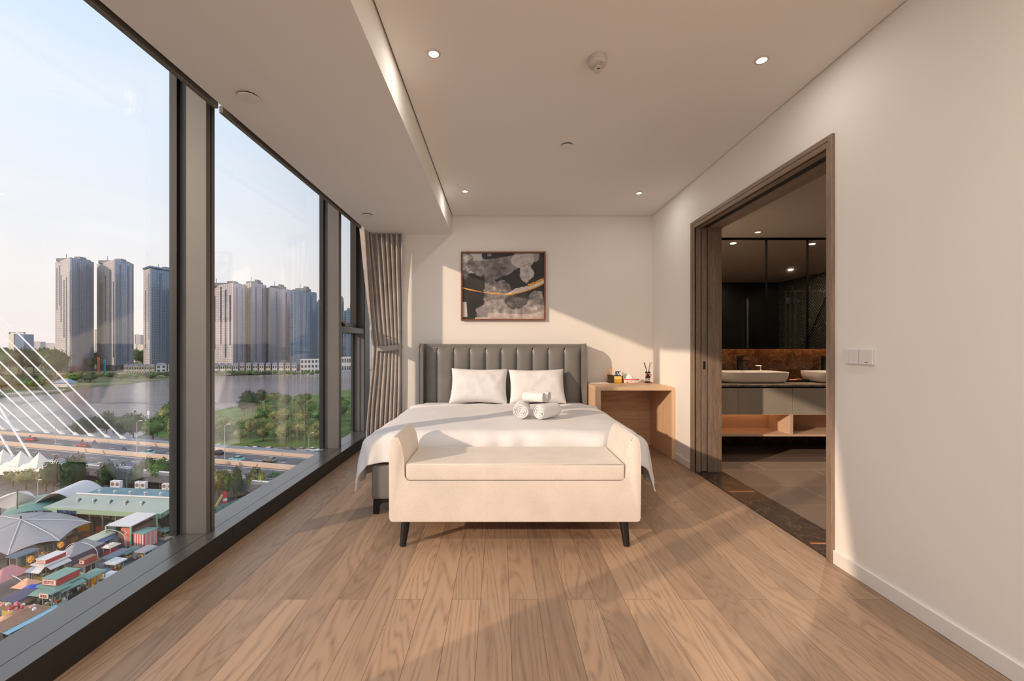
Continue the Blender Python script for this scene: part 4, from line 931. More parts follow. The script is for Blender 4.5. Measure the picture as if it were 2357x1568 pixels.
def tower(label, xl, xm, xr, top, d, fl_, fr_, dl=40, dr=30, slots=0, cap=None, group='towers across the river'):
    base = P((xl + xr) / 2, VY + F * (EYE - GZ) / d)
    zt = EYE - (top - VY) * d / F
    A = DP(xl, 0, d + dl); B = DP(xm, 0, d); Cc = DP(xr, 0, d + dr); Dd = A + Cc - B
    t = thing('tower_block', label, 'tower', (B.x, B.y + 20, GZ), group)
    def q(p, z): return (p.x, p.y, z)
    def face(nm, p0, p1, m, z0, z1, out=.0):
        n = Vector((p1.y - p0.y, -(p1.x - p0.x), 0)).normalized(); th = n * 1.2
        g = G(); g.hull([q(p0 + th * out, z1), q(p1 + th * out, z1), q(p1 - th, z1), q(p0 - th, z1)], [q(p0 + th * out, z0), q(p1 + th * out, z0), q(p1 - th, z0), q(p0 - th, z0)])
        return g.out(nm, m, t)
    g = G(); s_ = Vector((0, 3, 0)); g.hull([q(p + s_, zt - 1) for p in (A, B, Cc, Dd)], [q(p + s_, GZ) for p in (A, B, Cc, Dd)]); g.out('core', roofm, t)
    lf = face('sunlit_facade', A, B, fl_, GZ + 8, zt); rf = face('glazed_facade', B, Cc, fr_, GZ + 8, zt - .5)
    for k in range(slots):
        a = (k + .6) / slots + RND.uniform(-.06, .06)
        p0 = A.lerp(B, a); p1 = A.lerp(B, a + .05)
        z1 = zt - RND.uniform(3, 40); z0 = z1 - RND.uniform(60, 120)
        n = Vector((p1.y - p0.y, -(p1.x - p0.x), 0)).normalized() * .25
        g = G(); g.hull([q(p0 + n, z1), q(p1 + n, z1), q(p1 - n, z1), q(p0 - n, z1)], [q(p0 + n, max(GZ + 20, z0)), q(p1 + n, max(GZ + 20, z0)), q(p1 - n, max(GZ + 20, z0)), q(p0 - n, max(GZ + 20, z0))])
        g.out('window_slot', slot, lf)
    for k in range(2):
        a = .3 + .45 * k; p0 = B.lerp(Cc, a); p1 = B.lerp(Cc, a + .07); n = Vector((p1.y - p0.y, -(p1.x - p0.x), 0)).normalized() * .4
        g = G(); g.hull([q(p0 + n, zt - 6), q(p1 + n, zt - 6), q(p1 - n, zt - 6), q(p0 - n, zt - 6)], [q(p0 + n, GZ + 14), q(p1 + n, GZ + 14), q(p1 - n, GZ + 14), q(p0 - n, GZ + 14)])
        g.out('recess_shade_strip', recess, rf)  # surface strip with the recess shade in its colour
    g = G(); cx, cyy = (A + Cc).x / 2, (A + Cc).y / 2; w_ = (Cc.x - A.x) * .28
    g.box(cx - w_, cx + w_, cyy - 8, cyy + 8, zt - 1, zt + 4); g.box(cx + w_ * .3, cx + w_ * .8, cyy - 5, cyy + 5, zt + 4, zt + 7); g.cyl((cx - w_ * .6, cyy, zt + 4), (cx - w_ * .6, cyy, zt + 12), .4, n=6)
    g.out('roof_plant', roofm, t)
    g = G(); g.hull([q(p + (p - B.lerp(Dd, .5)) * .03, GZ + 9) for p in (A, B, Cc, Dd)], [q(p + (p - B.lerp(Dd, .5)) * .03, GZ) for p in (A, B, Cc, Dd)]); g.out('podium', slot, t)
    if cap:
        g = G(); g.hull([q(p + (p - B.lerp(Dd, .5)) * .04, zt + 3.5) for p in (A, B, Cc, Dd)], [q(p + (p - B.lerp(Dd, .5)) * .04, zt + 1) for p in (A, B, Cc, Dd)]); g.out('roof_frame', f_blue, t)
    return t
tower('leftmost tall tower with dark vertical window slots on its pale side', 127, 162, 212, 592, 630, f_pale, f_blue, slots=6)
tower('second tall tower from the left, pale side cut by stepped dark lines', 223, 264, 304, 597, 650, f_pale, f_blue, slots=5)
tower('blue glass tower beside the broad window post with a roof frame', 330, 346, 416, 617, 640, f_pale, f_teal, 20, 46, slots=2, cap=1)
tower('pale tower at the left of the middle window with a framed crown', 474, 536, 563, 651, 640, f_pale, f_mauve, 50, 20, slots=5)
tower('cream and blue grey tower second from left in the middle window', 561, 578, 611, 650, 665, f_pale2, f_mauve, 22, 26, slots=2)
tower('pinkish grey tower in the centre of the middle window', 611, 620, 669, 661, 690, f_pale2, f_mauve, 14, 30, slots=1)
tower('dark blue green tower at the right of the middle window', 668, 676, 727, 666, 650, f_teal, f_teal, 14, 34)
tower('slim dark tower cut off by the second window post', 726, 730, 760, 694, 720, f_teal, f_teal, 10, 26)
tower('slim grey tower at the left of the far narrow window', 779, 783, 790, 690, 700, f_mauve, f_mauve, 8, 14)
tower('stepped dark blue tower in the far narrow window', 792, 800, 830, 714, 680, f_teal, f_teal, 12, 26)
# lower buildings
wallw = [mat('house_wall_%d' % i, c, .8) for i, c in enumerate((S(226, 214, 200), S(222, 206, 178), S(216, 214, 212)))]
roofg = mat('house_roof', S(128, 126, 136), .8); winm = mat('house_window', S(66, 68, 76), .4)
def house(px, wpx, pyb, hm, label, group, m=None, rows=2, cat='house', roof=True, name='row_house', cols=None):
    p = P(px, pyb); d = p.y; w_ = wpx * d / F * (.72 if name == 'row_house' else .86); dep = max(5, min(12, w_ * .5)); a = math.atan2(p.x, p.y) * -1 * .9
    t = thing(name, label, cat, p, group)
    def put(nm, m_, g): 
        bmesh.ops.rotate(g.bm, verts=g.bm.verts, cent=p, matrix=Matrix.Rotation(a, 3, 'Z')); return g.out(nm, m_, t)
    wl = put('walls', m or rc(wallw), G().box(p.x - w_ / 2, p.x + w_ / 2, p.y, p.y + dep, p.z, p.z + hm))
    if roof: 
        z = p.z + hm; x0, x1, y0, y1 = p.x - w_ / 2 - .5, p.x + w_ / 2 + .5, p.y - .5, p.y + dep + .5
        put('roof', roofg, G().hull([(x0 + w_ * .2, (y0 + y1) / 2 - .5, z + 3), (x1 - w_ * .2, (y0 + y1) / 2 - .5, z + 3), (x1 - w_ * .2, (y0 + y1) / 2 + .5, z + 3), (x0 + w_ * .2, (y0 + y1) / 2 + .5, z + 3)], [(x0, y0, z), (x1, y0, z), (x1, y1, z), (x0, y1, z)]))
    nc_ = cols or max(2, int(w_ / 4))
    for r in range(rows):
        for c in range(nc_):
            cx = p.x - w_ / 2 + w_ * (c + .5) / nc_; ww = w_ / nc_ * .28; z0 = p.z + hm * (r + .25) / rows; z1 = p.z + hm * (r + .78) / rows
            g = G().box(cx - ww, cx + ww, p.y - .12, p.y + .1, z0, z1)
            bmesh.ops.rotate(g.bm, verts=g.bm.verts, cent=p, matrix=Matrix.Rotation(a, 3, 'Z')); o = g.out('window', winm, t)
    return t
for i, x in enumerate(range(290, 362, 12)): house(x, 11, 862, 11, 'cream row house on the far bank below the third tower', 'cream row houses below the third tower', wallw[i % 2])
house(371, 26, 866, 14, 'larger pale four-storey house at the end of the cream row', None, wallw[2], 3)
house(395, 18, 862, 12, 'cream house half behind trees next to the broad window post', None, wallw[0])
for i, x in enumerate(range(497, 690, 15)): house(x, 13, 861 + (i < 4) * 1.5, 12.5, 'small white row house along the far bank in the middle window', 'white row houses in the middle window', wallw[(i + 2) % 3])
house(716, 52, 860, 20, 'long white flat-roofed block at the right of the middle window', None, wallw[2], 3, 'building', False, 'office_block')
house(800, 30, 856, 22, 'white columned building in the far narrow window', None, wallw[2], 2, 'building', False, 'civic_building', 5)
def slab(px0, px1, top, d, label, m, name='distant_building', frame=False):
    a = DP(px0, 0, d); b = DP(px1, 0, d); zt = EYE - (top - VY) * d / F
    t = thing(name, label, 'building', ((a.x + b.x) / 2, d, GZ))
    w_ = b.x - a.x
    G().box(a.x, a.x + w_ * .34, d, d + w_ * .6, GZ, zt).out('sunlit_tone_wing', wallw[0], t)  # sun on the left side put into this lighter wing colour
    G().box(a.x + w_ * .34, b.x, d + 1, d + w_ * .6, GZ, zt - w_ * .05).out('main_block', m, t)
    if frame:
        g = G()
        for x in (a.x, b.x - w_ * .03): g.box(x, x + w_ * .03, d, d + 4, zt, zt + w_ * .07)
        g.box(a.x, b.x, d, d + 4, zt + w_ * .05, zt + w_ * .08); g.out('roof_frame', slot, t)
pale = mat('haze_tinted_concrete', S(196, 190, 192), .9)  # distance haze put into this pale colour
slab(20, 55, 768, 1100, 'squat glass office block standing above the trees at far left', f_blue, frame=True)
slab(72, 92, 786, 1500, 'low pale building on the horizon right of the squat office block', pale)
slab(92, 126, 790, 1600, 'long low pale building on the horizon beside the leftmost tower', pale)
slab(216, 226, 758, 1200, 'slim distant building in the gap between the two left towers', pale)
slab(304, 323, 770, 1100, 'distant block in the gap before the blue glass tower', f_mauve)
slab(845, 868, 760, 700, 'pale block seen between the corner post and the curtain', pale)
slab(306, 330, 792, 1000, 'lower pinkish block in front of the distant block in the tower gap', wallw[0])
for px, col, tp, nm, lb in ((227, craneR, 822, 'construction_mast', 'red construction mast on the bank below the second tower'), (241, craneT, 828, 'construction_mast', 'teal construction mast on the bank below the second tower')):
    p = P(px, 866); zt = EYE - (tp - VY) * p.y / F; t = thing(nm, lb, 'mast', p)
    g = G()
    for dx in (-.8, .8): g.box(p.x + dx - .3, p.x + dx + .3, p.y - .3, p.y + .3, GZ, zt)
    g.out('mast', col, t)
    g = G()
    for k in range(10):
        z = GZ + (zt - GZ) * k / 10; g.tube([(p.x - .8, p.y, z), (p.x + .8, p.y, z + (zt - GZ) / 10)], .2, 4)
    g.out('lattice', col, t)
pv = thing('riverside_pavilion', 'pale blue roofed pavilion on the far bank below the leftmost tower', 'pavilion', P(140, 892))
p = P(140, 892); G().box(p.x - 6, p.x + 6, p.y, p.y + 8, p.z, p.z + 4).out('walls', wallw[2], pv); G().hull([(p.x - 2, p.y + 4, p.z + 8), (p.x + 2, p.y + 4, p.z + 8), (p.x + 2, p.y + 5, p.z + 8), (p.x - 2, p.y + 5, p.z + 8)], [(p.x - 8, p.y - 1, p.z + 4), (p.x + 8, p.y - 1, p.z + 4), (p.x + 8, p.y + 9, p.z + 4), (p.x - 8, p.y + 9, p.z + 4)]).out('roof', mat('pavilion_roof', S(140, 156, 180), .6), pv)
for a, b, yy, lb in ((0, 130, 872, 'orange earth bank behind the quay trees'), (258, 275, 869, 'orange tiled low roof on the bank between the towers')):
    p, q = P(a - (30 if a == 0 else 0), yy), P(b, yy - (2 if a == 0 else 0)); g = G(); g.hull([p + Vector((0, 0, 3)), q + Vector((0, 0, 3)), q + Vector((0, 12, 5)), p + Vector((0, 12, 5))], [p, q, q + Vector((0, 12, 0)), p + Vector((0, 12, 0))])
    tag(g.out('earth_bank' if a == 0 else 'low_shed', mat('orange_earth_%d' % a, S(190, 140, 108), .9)), lb, 'bank' if a == 0 else 'shed')

# ---------------- bridge
HD = 5.0
u = Vector((.968, -.25, 0)).normalized(); nrm = Vector((.25, .968, 0)).normalized()
def BR(s, t_, h=0.0): return u * s + nrm * t_ + Vector((0, 0, GZ + HD + h))
def s_at(px, t_):                       # position along the bridge on the line t_ that lies under direction px
    k = (px - VX) / F; return (k * nrm.y * t_ - nrm.x * t_) / (u.x - k * u.y)
S0, S1 = -330.0, 30.0; TF, TM, TNr = 114.5, 101.5, 89.0
br = thing('road_bridge', 'cable-stayed road bridge crossing from the left edge in front of the river', 'bridge', BR(-120, TM))
def beam(nm, m, t0, t1, h0, h1, s0=S0, s1=S1, parent=br):
    g = G(); g.hull([BR(s0, t0, h1), BR(s1, t0, h1), BR(s1, t1, h1), BR(s0, t1, h1)], [BR(s0, t0, h0), BR(s1, t0, h0), BR(s1, t1, h0), BR(s0, t1, h0)])
    return g.out(nm, m, parent)
conc = mat('bridge_concrete', S(206, 178, 156), .8); conc2 = mat('bridge_edge_grey', S(122, 128, 138), .7); whitep = mat('road_paint', S(214, 214, 216), .7); white = mat('white_steel', S(226, 216, 206), .6)
beam('deck', m_road, TNr - 1, TF + 1.5, -2.0, 0.0)
beam('far_barrier', conc, TF - 1.4, TF - .6, 0, 1.0); beam('far_edge', conc2, TF - .6, TF + 1.6, 0, 1.3)
beam('median_barrier', conc, TM - .6, TM + .6, 0, 1.1)
for k, t_ in enumerate((TM - 1.6, TM + 1.6, TNr + 3.0, TF - 2.2)): beam('lane_line', whitep, t_ - .14, t_ + .14, .005, .03)
for t_ in (TM + 5.5, TM - 5.0, TM - 8.3):
    for i in range(22):
        s0 = -190 + i * 8.5; beam('lane_dash', whitep, t_ - .12, t_ + .12, .005, .03, s0, s0 + 3)
beam('near_barrier', conc2, TNr - .8, TNr, 0, .7); beam('near_rail', whitep, TNr - .5, TNr - .3, .7, 1.0)
cabm = mat('white_cable', S(240, 236, 232), .5); blk = mat('anchor_dark', S(80, 88, 104), .7)
for px, y0 in ((283, 726), (247, 763), (210, 797), (175, 833), (142, 866), (108, 898), (74.6, 928), (40, 957), (7.6, 984)):
    s_ = s_at(px, TF + .5); A = BR(s_, TF + .5, 1.0)
    sl_ = s_at(0, TF + .5); L0 = BR(sl_, TF + .5, 0); zL = EYE - (y0 - VY) * L0.y / F
    e = Vector((L0.x, L0.y, zL)) - A
    e = (e if e.length > 6 else Vector((-40 * u.x, -40 * u.y, 34))).normalized()
    g = G(); g.cyl(A, A + e * 150, .24, n=6); cb = g.out('cable', cabm, br)
    g = G(); w3 = u * 2.2; g.hull([A + e * 2.6, A + e * 2.6 + nrm * .4], [A - w3 * .3 - Vector((0, 0, 1)), A - w3 * .3 - Vector((0, 0, 1)) + nrm * .4]) if False else g.prism([(0, 0)] * 0 or [(-1.2, 0), (2.6, 0), (-.9, 1.6)], 'xz', -.3, .3)
    bmesh.ops.rotate(g.bm, verts=g.bm.verts, cent=(0, 0, 0), matrix=Matrix.Rotation(math.atan2(u.y, u.x), 3, 'Z')); bmesh.ops.translate(g.bm, verts=g.bm.verts, vec=A - Vector((0, 0, .2))); g.out('anchor_fin', white, br)
TE = TNr - 2.0
for px, py, y0 in ((72.7, 1055.5, 939), (30.6, 1051.7, 1002)):
    s_ = s_at(px, TE); A = BR(s_, TE, 5.0); sl_ = s_at(0, TE); L0 = BR(sl_, TE, 0); zL = EYE - (y0 - VY) * L0.y / F; e = (Vector((L0.x, L0.y, zL)) - A).normalized()
    A = DP(px, py, A.y); e = (Vector((L0.x, L0.y, zL)) - A).normalized()
    G().cyl(A, A + e * 120, .26, n=6).out('cable', cabm, br)
# white edge girder with its fins, ending at the trees
sE = s_at(118, TE - 3); eg = G(); prof = [(-3.2, -1.2), (-2.6, .6), (-1.2, 1.6), (1.4, 2.0), (2.6, 1.4), (2.6, -1.6), (-1.4, -2.0)]
eg.hull([BR(S0, TE - 2 + a, b - .6) for a, b in prof], [BR(sE, TE - 2 + a, b - .6) for a, b in prof]); eg.out('edge_girder', white, br)
for px in (-12, 29, 71):
    s_ = s_at(px, TE - 3.5); B0 = [BR(s_ - 1.0, TE - 4.2, .6), BR(s_ + 3.6, TE - 4.2, .6), BR(s_ + 3.0, TE - .5, 1.0), BR(s_ - .5, TE - .5, 1.0)]; ap = BR(s_ + .6, TE - 2, 4.4)
    g = G(); vb = [g.bm.verts.new(p_) for p_ in B0]; va = g.bm.verts.new(ap)
    for i in range(4): g.bm.faces.new((vb[i], vb[(i + 1) % 4], va))
    g.bm.faces.new(vb[::-1]); g.out('cable_fin', white, br)
lampm = mat('lamp_pole', S(190, 186, 190), .5)
def street_lamp(base, h, label, group, arm=1.6, d_=None):
    t = thing('street_lamp', label, 'street lamp', base, group); d_ = d_ or u
    G().cyl(base, base + Vector((0, 0, h)), .10, .06, 8).out('pole', lampm, t)
    g = G(); g.tube([base + Vector((0, 0, h)), base + Vector((0, 0, h + .5)) + d_ * arm * .5, base + Vector((0, 0, h + .7)) + d_ * arm], .05, 6); g.out('arm', lampm, t)
    q = base + Vector((0, 0, h + .65)) + d_ * arm; G().box(q.x - .35, q.x + .35, q.y - .15, q.y + .15, q.z - .08, q.z + .08).out('lamp_head', white, t)
for px, h, lb in ((127, 9, 'street lamp on the bridge median in the left part of the near window'), (315, 9.5, 'street lamp on the bridge median below the river reflection'), (517, 10, 'street lamp on the median at the left of the middle window')):
    street_lamp(BR(s_at(px, TM), TM, 1.1), h, lb, 'bridge street lamps')
street_lamp(P(711, 1060), 9, 'street lamp at the right of the middle window before the parked cars', 'bridge street lamps')
street_lamp(P(365, 1022), 7, 'small street lamp on the bank behind the bridge', 'bridge street lamps')
# ---------------- vehicles
tyre = mat('tyre', S(30, 30, 32), .9); carglass = mat('car_glass', S(40, 46, 54), .1)
CARC = {k: mat('car_paint_' + k, c, .25, .1) for k, c in (('red', S(206, 46, 56)), ('cyan', S(120, 200, 206)), ('grey', S(120, 118, 116)), ('black', S(38, 38, 42)), ('white', S(222, 222, 222)), ('tan', S(176, 156, 140)), ('navy', S(52, 62, 88)))}
car0 = thing('car', 'car', 'car', (0, -45, GZ))
def carpt(g): bmesh.ops.translate(g.bm, verts=g.bm.verts, vec=(0, -45, GZ)); return g
g = G(); g.prism([(-2.15, .35), (2.15, .35), (2.2, .62), (1.9, .82), (1.0, .92), (-1.6, .95), (-2.1, .90), (-2.2, .6)], 'xz', -.85, .85); g.bevel_caps(.08, 2); carpt(g).out('body', CARC['red'], car0, True)
g = G(); g.hull([(-1.1, -.62, 1.42), (.25, -.62, 1.42), (.25, .62, 1.42), (-1.1, .62, 1.42)], [(-1.7, -.78, .93), (.95, -.78, .92), (.95, .78, .92), (-1.7, .78, .93)]); carpt(g).out('windows', carglass, car0)
g = G(); g.box(-1.08, .22, -.6, .6, 1.405, 1.45, .02); carpt(g).out('roof', CARC['red'], car0)
for x in (-1.3, 1.35):
    for y in (-.8, .8): g = G(); g.cyl((x, y - .1, .31), (x, y + .1, .31), .31, n=12); carpt(g).out('wheel', tyre, car0)
freeze(car0)
ba = math.atan2(u.y, u.x)
def car(loc, ang, paint, label, group):
    return dup(car0, loc, ang, label, group, mats={'body': CARC[paint], 'roof': CARC[paint]})
for px, t_, pt, lb in ((72, TM + 6.5, 'red', 'red car on the bridge near the left edge, behind it a motorbike'), (191, TM + 4.5, 'red', 'red car on the far carriageway in the middle of the near window'), (340, TM + 2.6, 'cyan', 'pale cyan taxi on the bridge close to the broad window post'),
                       (545, TM + 3.5, 'cyan', 'pale cyan car on the bridge at the left of the middle window'), (621, TM + 5, 'grey', 'grey car on the bridge in the middle window'), (500, TM + 8, 'black', 'dark car half hidden by the broad window post')):
    car(BR(s_at(px, t_), t_, .0), ba + math.pi * 1, pt, lb, 'cars on the bridge')
for i, (px, py, pt, lb) in enumerate(((505, 1031, 'white', 'white parked car next to the broad window post'), (572, 1035, 'black', 'black parked car left of the navy car in the row by the park'), (592, 1035, 'navy', 'navy parked car between the black and tan cars'), (623, 1037, 'tan', 'tan parked car in the row by the park'), (668, 1038, 'black', 'dark parked car in the middle of the row by the park'), (697, 1039, 'tan', 'beige parked car left of the white one'), (722, 1039, 'white', 'white parked car at the right end of the row'), (645, 1047, 'white', 'white car driving past the parked row, partly behind the bridge barrier'), (690, 1051, 'grey', 'grey car driving past the parked row near the lamp post'))):
    car(P(px, py), ba + .05, pt, lb, 'cars by the park')
moto0 = thing('motorbike', 'm', 'motorbike', (0, -48, GZ)); MB_ = Vector((0, -48, GZ))
def mo(g): bmesh.ops.translate(g.bm, verts=g.bm.verts, vec=MB_); return g
for x in (-.6, .6): g = G(); g.cyl((x, -.05, .28), (x, .05, .28), .28, n=12); mo(g).out('wheel', tyre, moto0)
g = G(); g.tube([(-.75, 0, .62), (-.2, 0, .72), (.25, 0, .55), (.5, 0, .95), (.62, 0, .3)], .11, 6); g.tube([(.48, -.3, 1.0), (.5, 0, .98), (.48, .3, 1.0)], .03, 6); mo(g).out('frame', CARC['navy'], moto0)
freeze(moto0)
rid0 = thing('person', 'p', 'person', (0, -49, GZ)); RB = Vector((0, -49, GZ))
g = G(); g.tube([(-.15, 0, .70), (-.12, 0, 1.0), (0, 0, 1.30), (.02, 0, 1.42)], [.16, .17, .19, .08], 10)
for y in (-.12, .12): g.tube([(-.12, y, .75), (.28, y, .80), (.22, y * 1.2, .40), (.32, y * 1.2, .34)], [.10, .085, .055, .05], 8); g.tube([(0, y * 1.6, 1.30), (.18, y * 2.1, 1.10), (.42, y * 2.2, 1.04)], [.06, .05, .04], 8)
bmesh.ops.translate(g.bm, verts=g.bm.verts, vec=RB); g.out('body', mat('rider_clothes', S(96, 92, 100), .9), rid0, True, 0)
g = G(); g.lathe(.04, 0, [(0, 1.40), (.09, 1.44), (.12, 1.54), (.10, 1.64), (0, 1.68)], 14); bmesh.ops.translate(g.bm, verts=g.bm.verts, vec=RB); g.out('helmet', mat('helmet', S(206, 200, 196), .4), rid0, True)
freeze(rid0)
for px, t_, k, lb in ((84, TM + 6.6, 0, 'just behind the red car near the left edge'), (70, TM + 8.6, 1, 'just beyond the leftmost red car'), (205, TM + 4.6, 0, 'close behind the second red car'), (190, TM + 8.4, 0, 'beyond the second red car'), (218, TM + 8.8, 0, 'near the far barrier right of the second red car'), (85, TNr + 4, 0, 'on the near carriageway above the white fin'), (130, TNr + 4, 0, 'on the near carriageway right of the fins'), (286, TM + 4.4, 0, 'on the bridge left of the tall lamp below the river'), (10, TNr + 5, 0, 'on the near carriageway at the left edge'), (284, TNr + 3.4, 0, 'on the near carriageway above the rooftop tanks')):
    q = BR(s_at(px, t_), t_, .0); dup(moto0, q, ba + math.pi, 'small motorbike ' + lb, 'motorbikes on the bridge'); dup(rid0, q, ba + math.pi, 'helmeted rider on the motorbike ' + lb, 'riders on the bridge')
# ---------------- the night market below the windows
ROT = math.radians(-8)
class Loc:
    def __init__(s, name, label, cat, px, py, group=None, rot=ROT, h=0.0):
        s.p = P(px, py, h); s.rot = rot; s.t = thing(name, label, cat, s.p, group)
    def part(s, name, m, g, parent=None, **kw):
        bmesh.ops.rotate(g.bm, verts=g.bm.verts, cent=(0, 0, 0), matrix=Matrix.Rotation(s.rot, 3, 'Z')); bmesh.ops.translate(g.bm, verts=g.bm.verts, vec=s.p)
        return g.out(name, m, parent or s.t, **kw)
def cm(name, r, g_, b, ro=.7): 
    if name not in M: M[name] = mat(name, S(r, g_, b), ro)
    return M[name]
green = cm('sea_green_sheet', 124, 154, 142); greend = cm('dark_green_sheet', 92, 118, 108); red = cm('sign_red', 186, 70, 66); cream = cm('sign_cream', 226, 206, 190); orange = cm('stall_orange', 226, 156, 48); yellow = cm('stall_yellow', 214, 178, 96)
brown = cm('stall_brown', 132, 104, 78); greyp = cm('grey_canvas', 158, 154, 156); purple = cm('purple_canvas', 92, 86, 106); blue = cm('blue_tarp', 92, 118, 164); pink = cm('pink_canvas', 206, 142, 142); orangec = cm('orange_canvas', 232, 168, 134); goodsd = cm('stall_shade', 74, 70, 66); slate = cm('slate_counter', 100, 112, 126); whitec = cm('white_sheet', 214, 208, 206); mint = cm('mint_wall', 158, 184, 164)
def lettering(L, x0, x1, y, z0, z1, m, parent, n=7, seed=1):
    r = random.Random(seed); g = G(); w_ = (x1 - x0) / n
    for k in range(n):
        a = x0 + w_ * (k + .15); b = x0 + w_ * (k + .82)
        g.box(a, a + (b - a) * .3, y - .02, y, z0, z1); g.box(a, b, y - .02, y, z1 - (z1 - z0) * .22, z1)
        if r.random() < .6: g.box(a, b, y - .02, y, z0, z0 + (z1 - z0) * .22)
        if r.random() < .6: g.box(b - (b - a) * .3, b, y - .02, y, z0, z1)
    L.part('lettering', m, g, parent)
def kiosk(px, py, w, l, h, label, roof=green, wall=goodsd, front=None, sign=None, awn=None, counter=True, frontsign=None, over=.35):
    w *= .74; l *= .39; h *= 1.0; sign = sign and sign * .8
    L = Loc('market_stall', label, 'stall', px, py, 'market stalls')
    x0, x1, y0, y1 = -w / 2, w / 2, -l / 2, l / 2
    L.part('counter', front or wall, G().box(x0, x1, y0, y1, 0, h * .36))
    g = G()
    for x in (x0 + .05, x1 - .05):
        for y in (y0 + .05, 0, y1 - .05): g.box(x - .06, x + .06, y - .06, y + .06, h * .36, h)
    L.part('posts', cm('stall_post', 150, 146, 140), g)
    L.part('back_wall', wall, G().box(x0 + .5, x1 - .5, y0 + .8, y1 - .1, h * .36, h * .96))
    L.part('roof', roof, G().hull([(x0 - over * .5, y0 - over, h + .28), (x1 + over * .5, y0 - over, h + .18), (x1 + over * .5, y1 + over, h + .18), (x0 - over * .5, y1 + over, h + .28)], [(x0 - over, y0 - over, h), (x1 + over, y0 - over, h), (x1 + over, y1 + over, h), (x0 - over, y1 + over, h)]))
    r = random.Random(int(px * 7 + py)); 
    gm = [cm('goods_red', 190, 74, 70), cm('goods_yellow', 220, 190, 96), cm('goods_green', 96, 140, 84), cm('goods_white', 220, 214, 206)]
    for k in range(4):
        g = G()
        for j in range(7):
            yy = r.uniform(y0 + .2, y1 - .3); xx = x1 - .28 if j % 2 else r.uniform(x0 + .15, x1 - .3); yy = yy if j % 2 else y0 + .12
            g.box(xx, xx + .3, yy - .16, yy + .16, h * .36, h * .36 + r.uniform(.15, .5))
        o = L.part('goods_display', gm[k], g); o['kind'] = 'stuff'
    if sign:
        z0 = h + .25; sh_ = sign
        sb = L.part('sign_box', red, G().box(x0 + .3, x1 - .1, y0 + .1, y1 - .1, z0, z0 + sh_))
        L.part('sign_face', cream, G().box(x0 + .4, x1 - .2, y0 + .04, y0 + .12, z0 + .1, z0 + sh_ - .1), sb)
        lettering(L, x0 + .6, x1 - .5, y0 + .04, z0 + .25, z0 + sh_ - .25, red, sb, 8, int(px))
        L.part('sign_roof', roof, G().box(x0 + .2, x1, y0, y1, z0 + sh_, z0 + sh_ + .08), sb)
    if awn:
        zz = h * .80
        L.part('front_awning', awn, G().hull([(x0, y0, zz + .55), (x1, y0, zz + .55), (x1, y0 - .05, zz + .5), (x0, y0 - .05, zz + .5)], [(x0 - .4, y0 - 1.2, zz), (x1 + .4, y0 - 1.2, zz), (x1 + .4, y0 - 1.25, zz - .05), (x0 - .4, y0 - 1.25, zz - .05)][:4]))
        L.part('side_awning', awn, G().hull([(x1, y0, zz + .55), (x1, y1, zz + .55), (x1 - .05, y1, zz + .5), (x1 - .05, y0, zz + .5)], [(x1 + 1.0, y0, zz), (x1 + 1.0, y1, zz), (x1 + 1.0, y1, zz - .05), (x1 + 1.0, y0, zz - .05)]))
    if frontsign:
        fs = L.part('front_sign', frontsign, G().box(x0 + .1, x1 - .1, y0 - over - .12, y0 - over - .02, h - .55, h + .1))
        lettering(L, x0 + .3, x1 - .3, y0 - over - .12, h - .42, h - .02, red, fs, 7, int(py))
    return L
def tent(px, py, w, l, h, label, m, m2=None, skirt=0.0, name='market_tent', rot=ROT):
    w *= .8; l *= .6; h *= .9
    L = Loc(name, label, 'tent', px, py, 'market tents', rot)
    x0, x1, y0, y1 = -w / 2, w / 2, -l / 2, l / 2; e = h * .58; rl_ = max(0, (l - w) / 2) * .9
    g = G()
    def sag(u_, v_):
        x = x0 + w * u_; y = y0 + l * v_; kx = 1 - abs(2 * u_ - 1); ky = min(1, (1 - abs(2 * v_ - 1)) * l / w)
        return Vector((x, y, e + (h - e) * min(kx, ky) ** 1.25))
    g.grid(sag, 16, 16); L.part('canopy', m, g, mods=[('SOLIDIFY', {'thickness': .04})])
    if m2:
        L.part('side_cloth', m2, G().box(x1 - .03, x1 + .03, y0, y1, e - skirt, e)); 
        L.part('front_cloth', m, G().box(x0, x1, y0 - .03, y0 + .03, e - skirt * .3, e))
    for x in (x0 + .06, x1 - .06):
        for y in (y0 + .06, y1 - .06): L.part('post', cm('stall_post', 150, 146, 140), G().box(x - .05, x + .05, y - .05, y + .05, 0, e))
    return L
# --- kiosks, from the nearest window sill outwards
kiosk(140, 1386, 4.0, 8.5, 3.2, 'green roofed stall with a long red and white sign box above its awnings', sign=1.2, awn=green, wall=cm('stall_shade', 74, 70, 66))
kiosk(127, 1402, 2.4, 5.2, 3.0, 'small mint green kiosk with a white and red front sign by the window sill', front=mint, frontsign=cream, wall=greend)
kiosk(212, 1360, 2.6, 6.5, 2.6, 'bright orange fronted kiosk with a grey green roof against the sill', front=orange, wall=orange, over=.15)
kiosk(265, 1321, 2.4, 3.6, 2.1, 'small yellow kiosk with white zigzag roof edge near the sill', roof=whitec, front=yellow, wall=orange)
kk = kiosk(202, 1331, 2.0, 5.5, 2.6, 'narrow food stall with a small red sign box and orange counter', roof=brown, front=orange, sign=.9)
kiosk(117, 1330, 3.2, 8.0, 2.9, 'stall with white awnings and green and yellow goods behind the sunflower lantern', roof=whitec, awn=whitec, front=yellow, sign=.8)
kiosk(53, 1318, 2.2, 7.0, 3.3, 'dark green kiosk with a yellow band below the big grey tent', roof=slate, wall=greend, front=yellow)
kiosk(113, 1284, 2.8, 5.0, 2.8, 'sage green closed kiosk under the front edge of the grey tent', roof=greend, wall=greend, front=green)
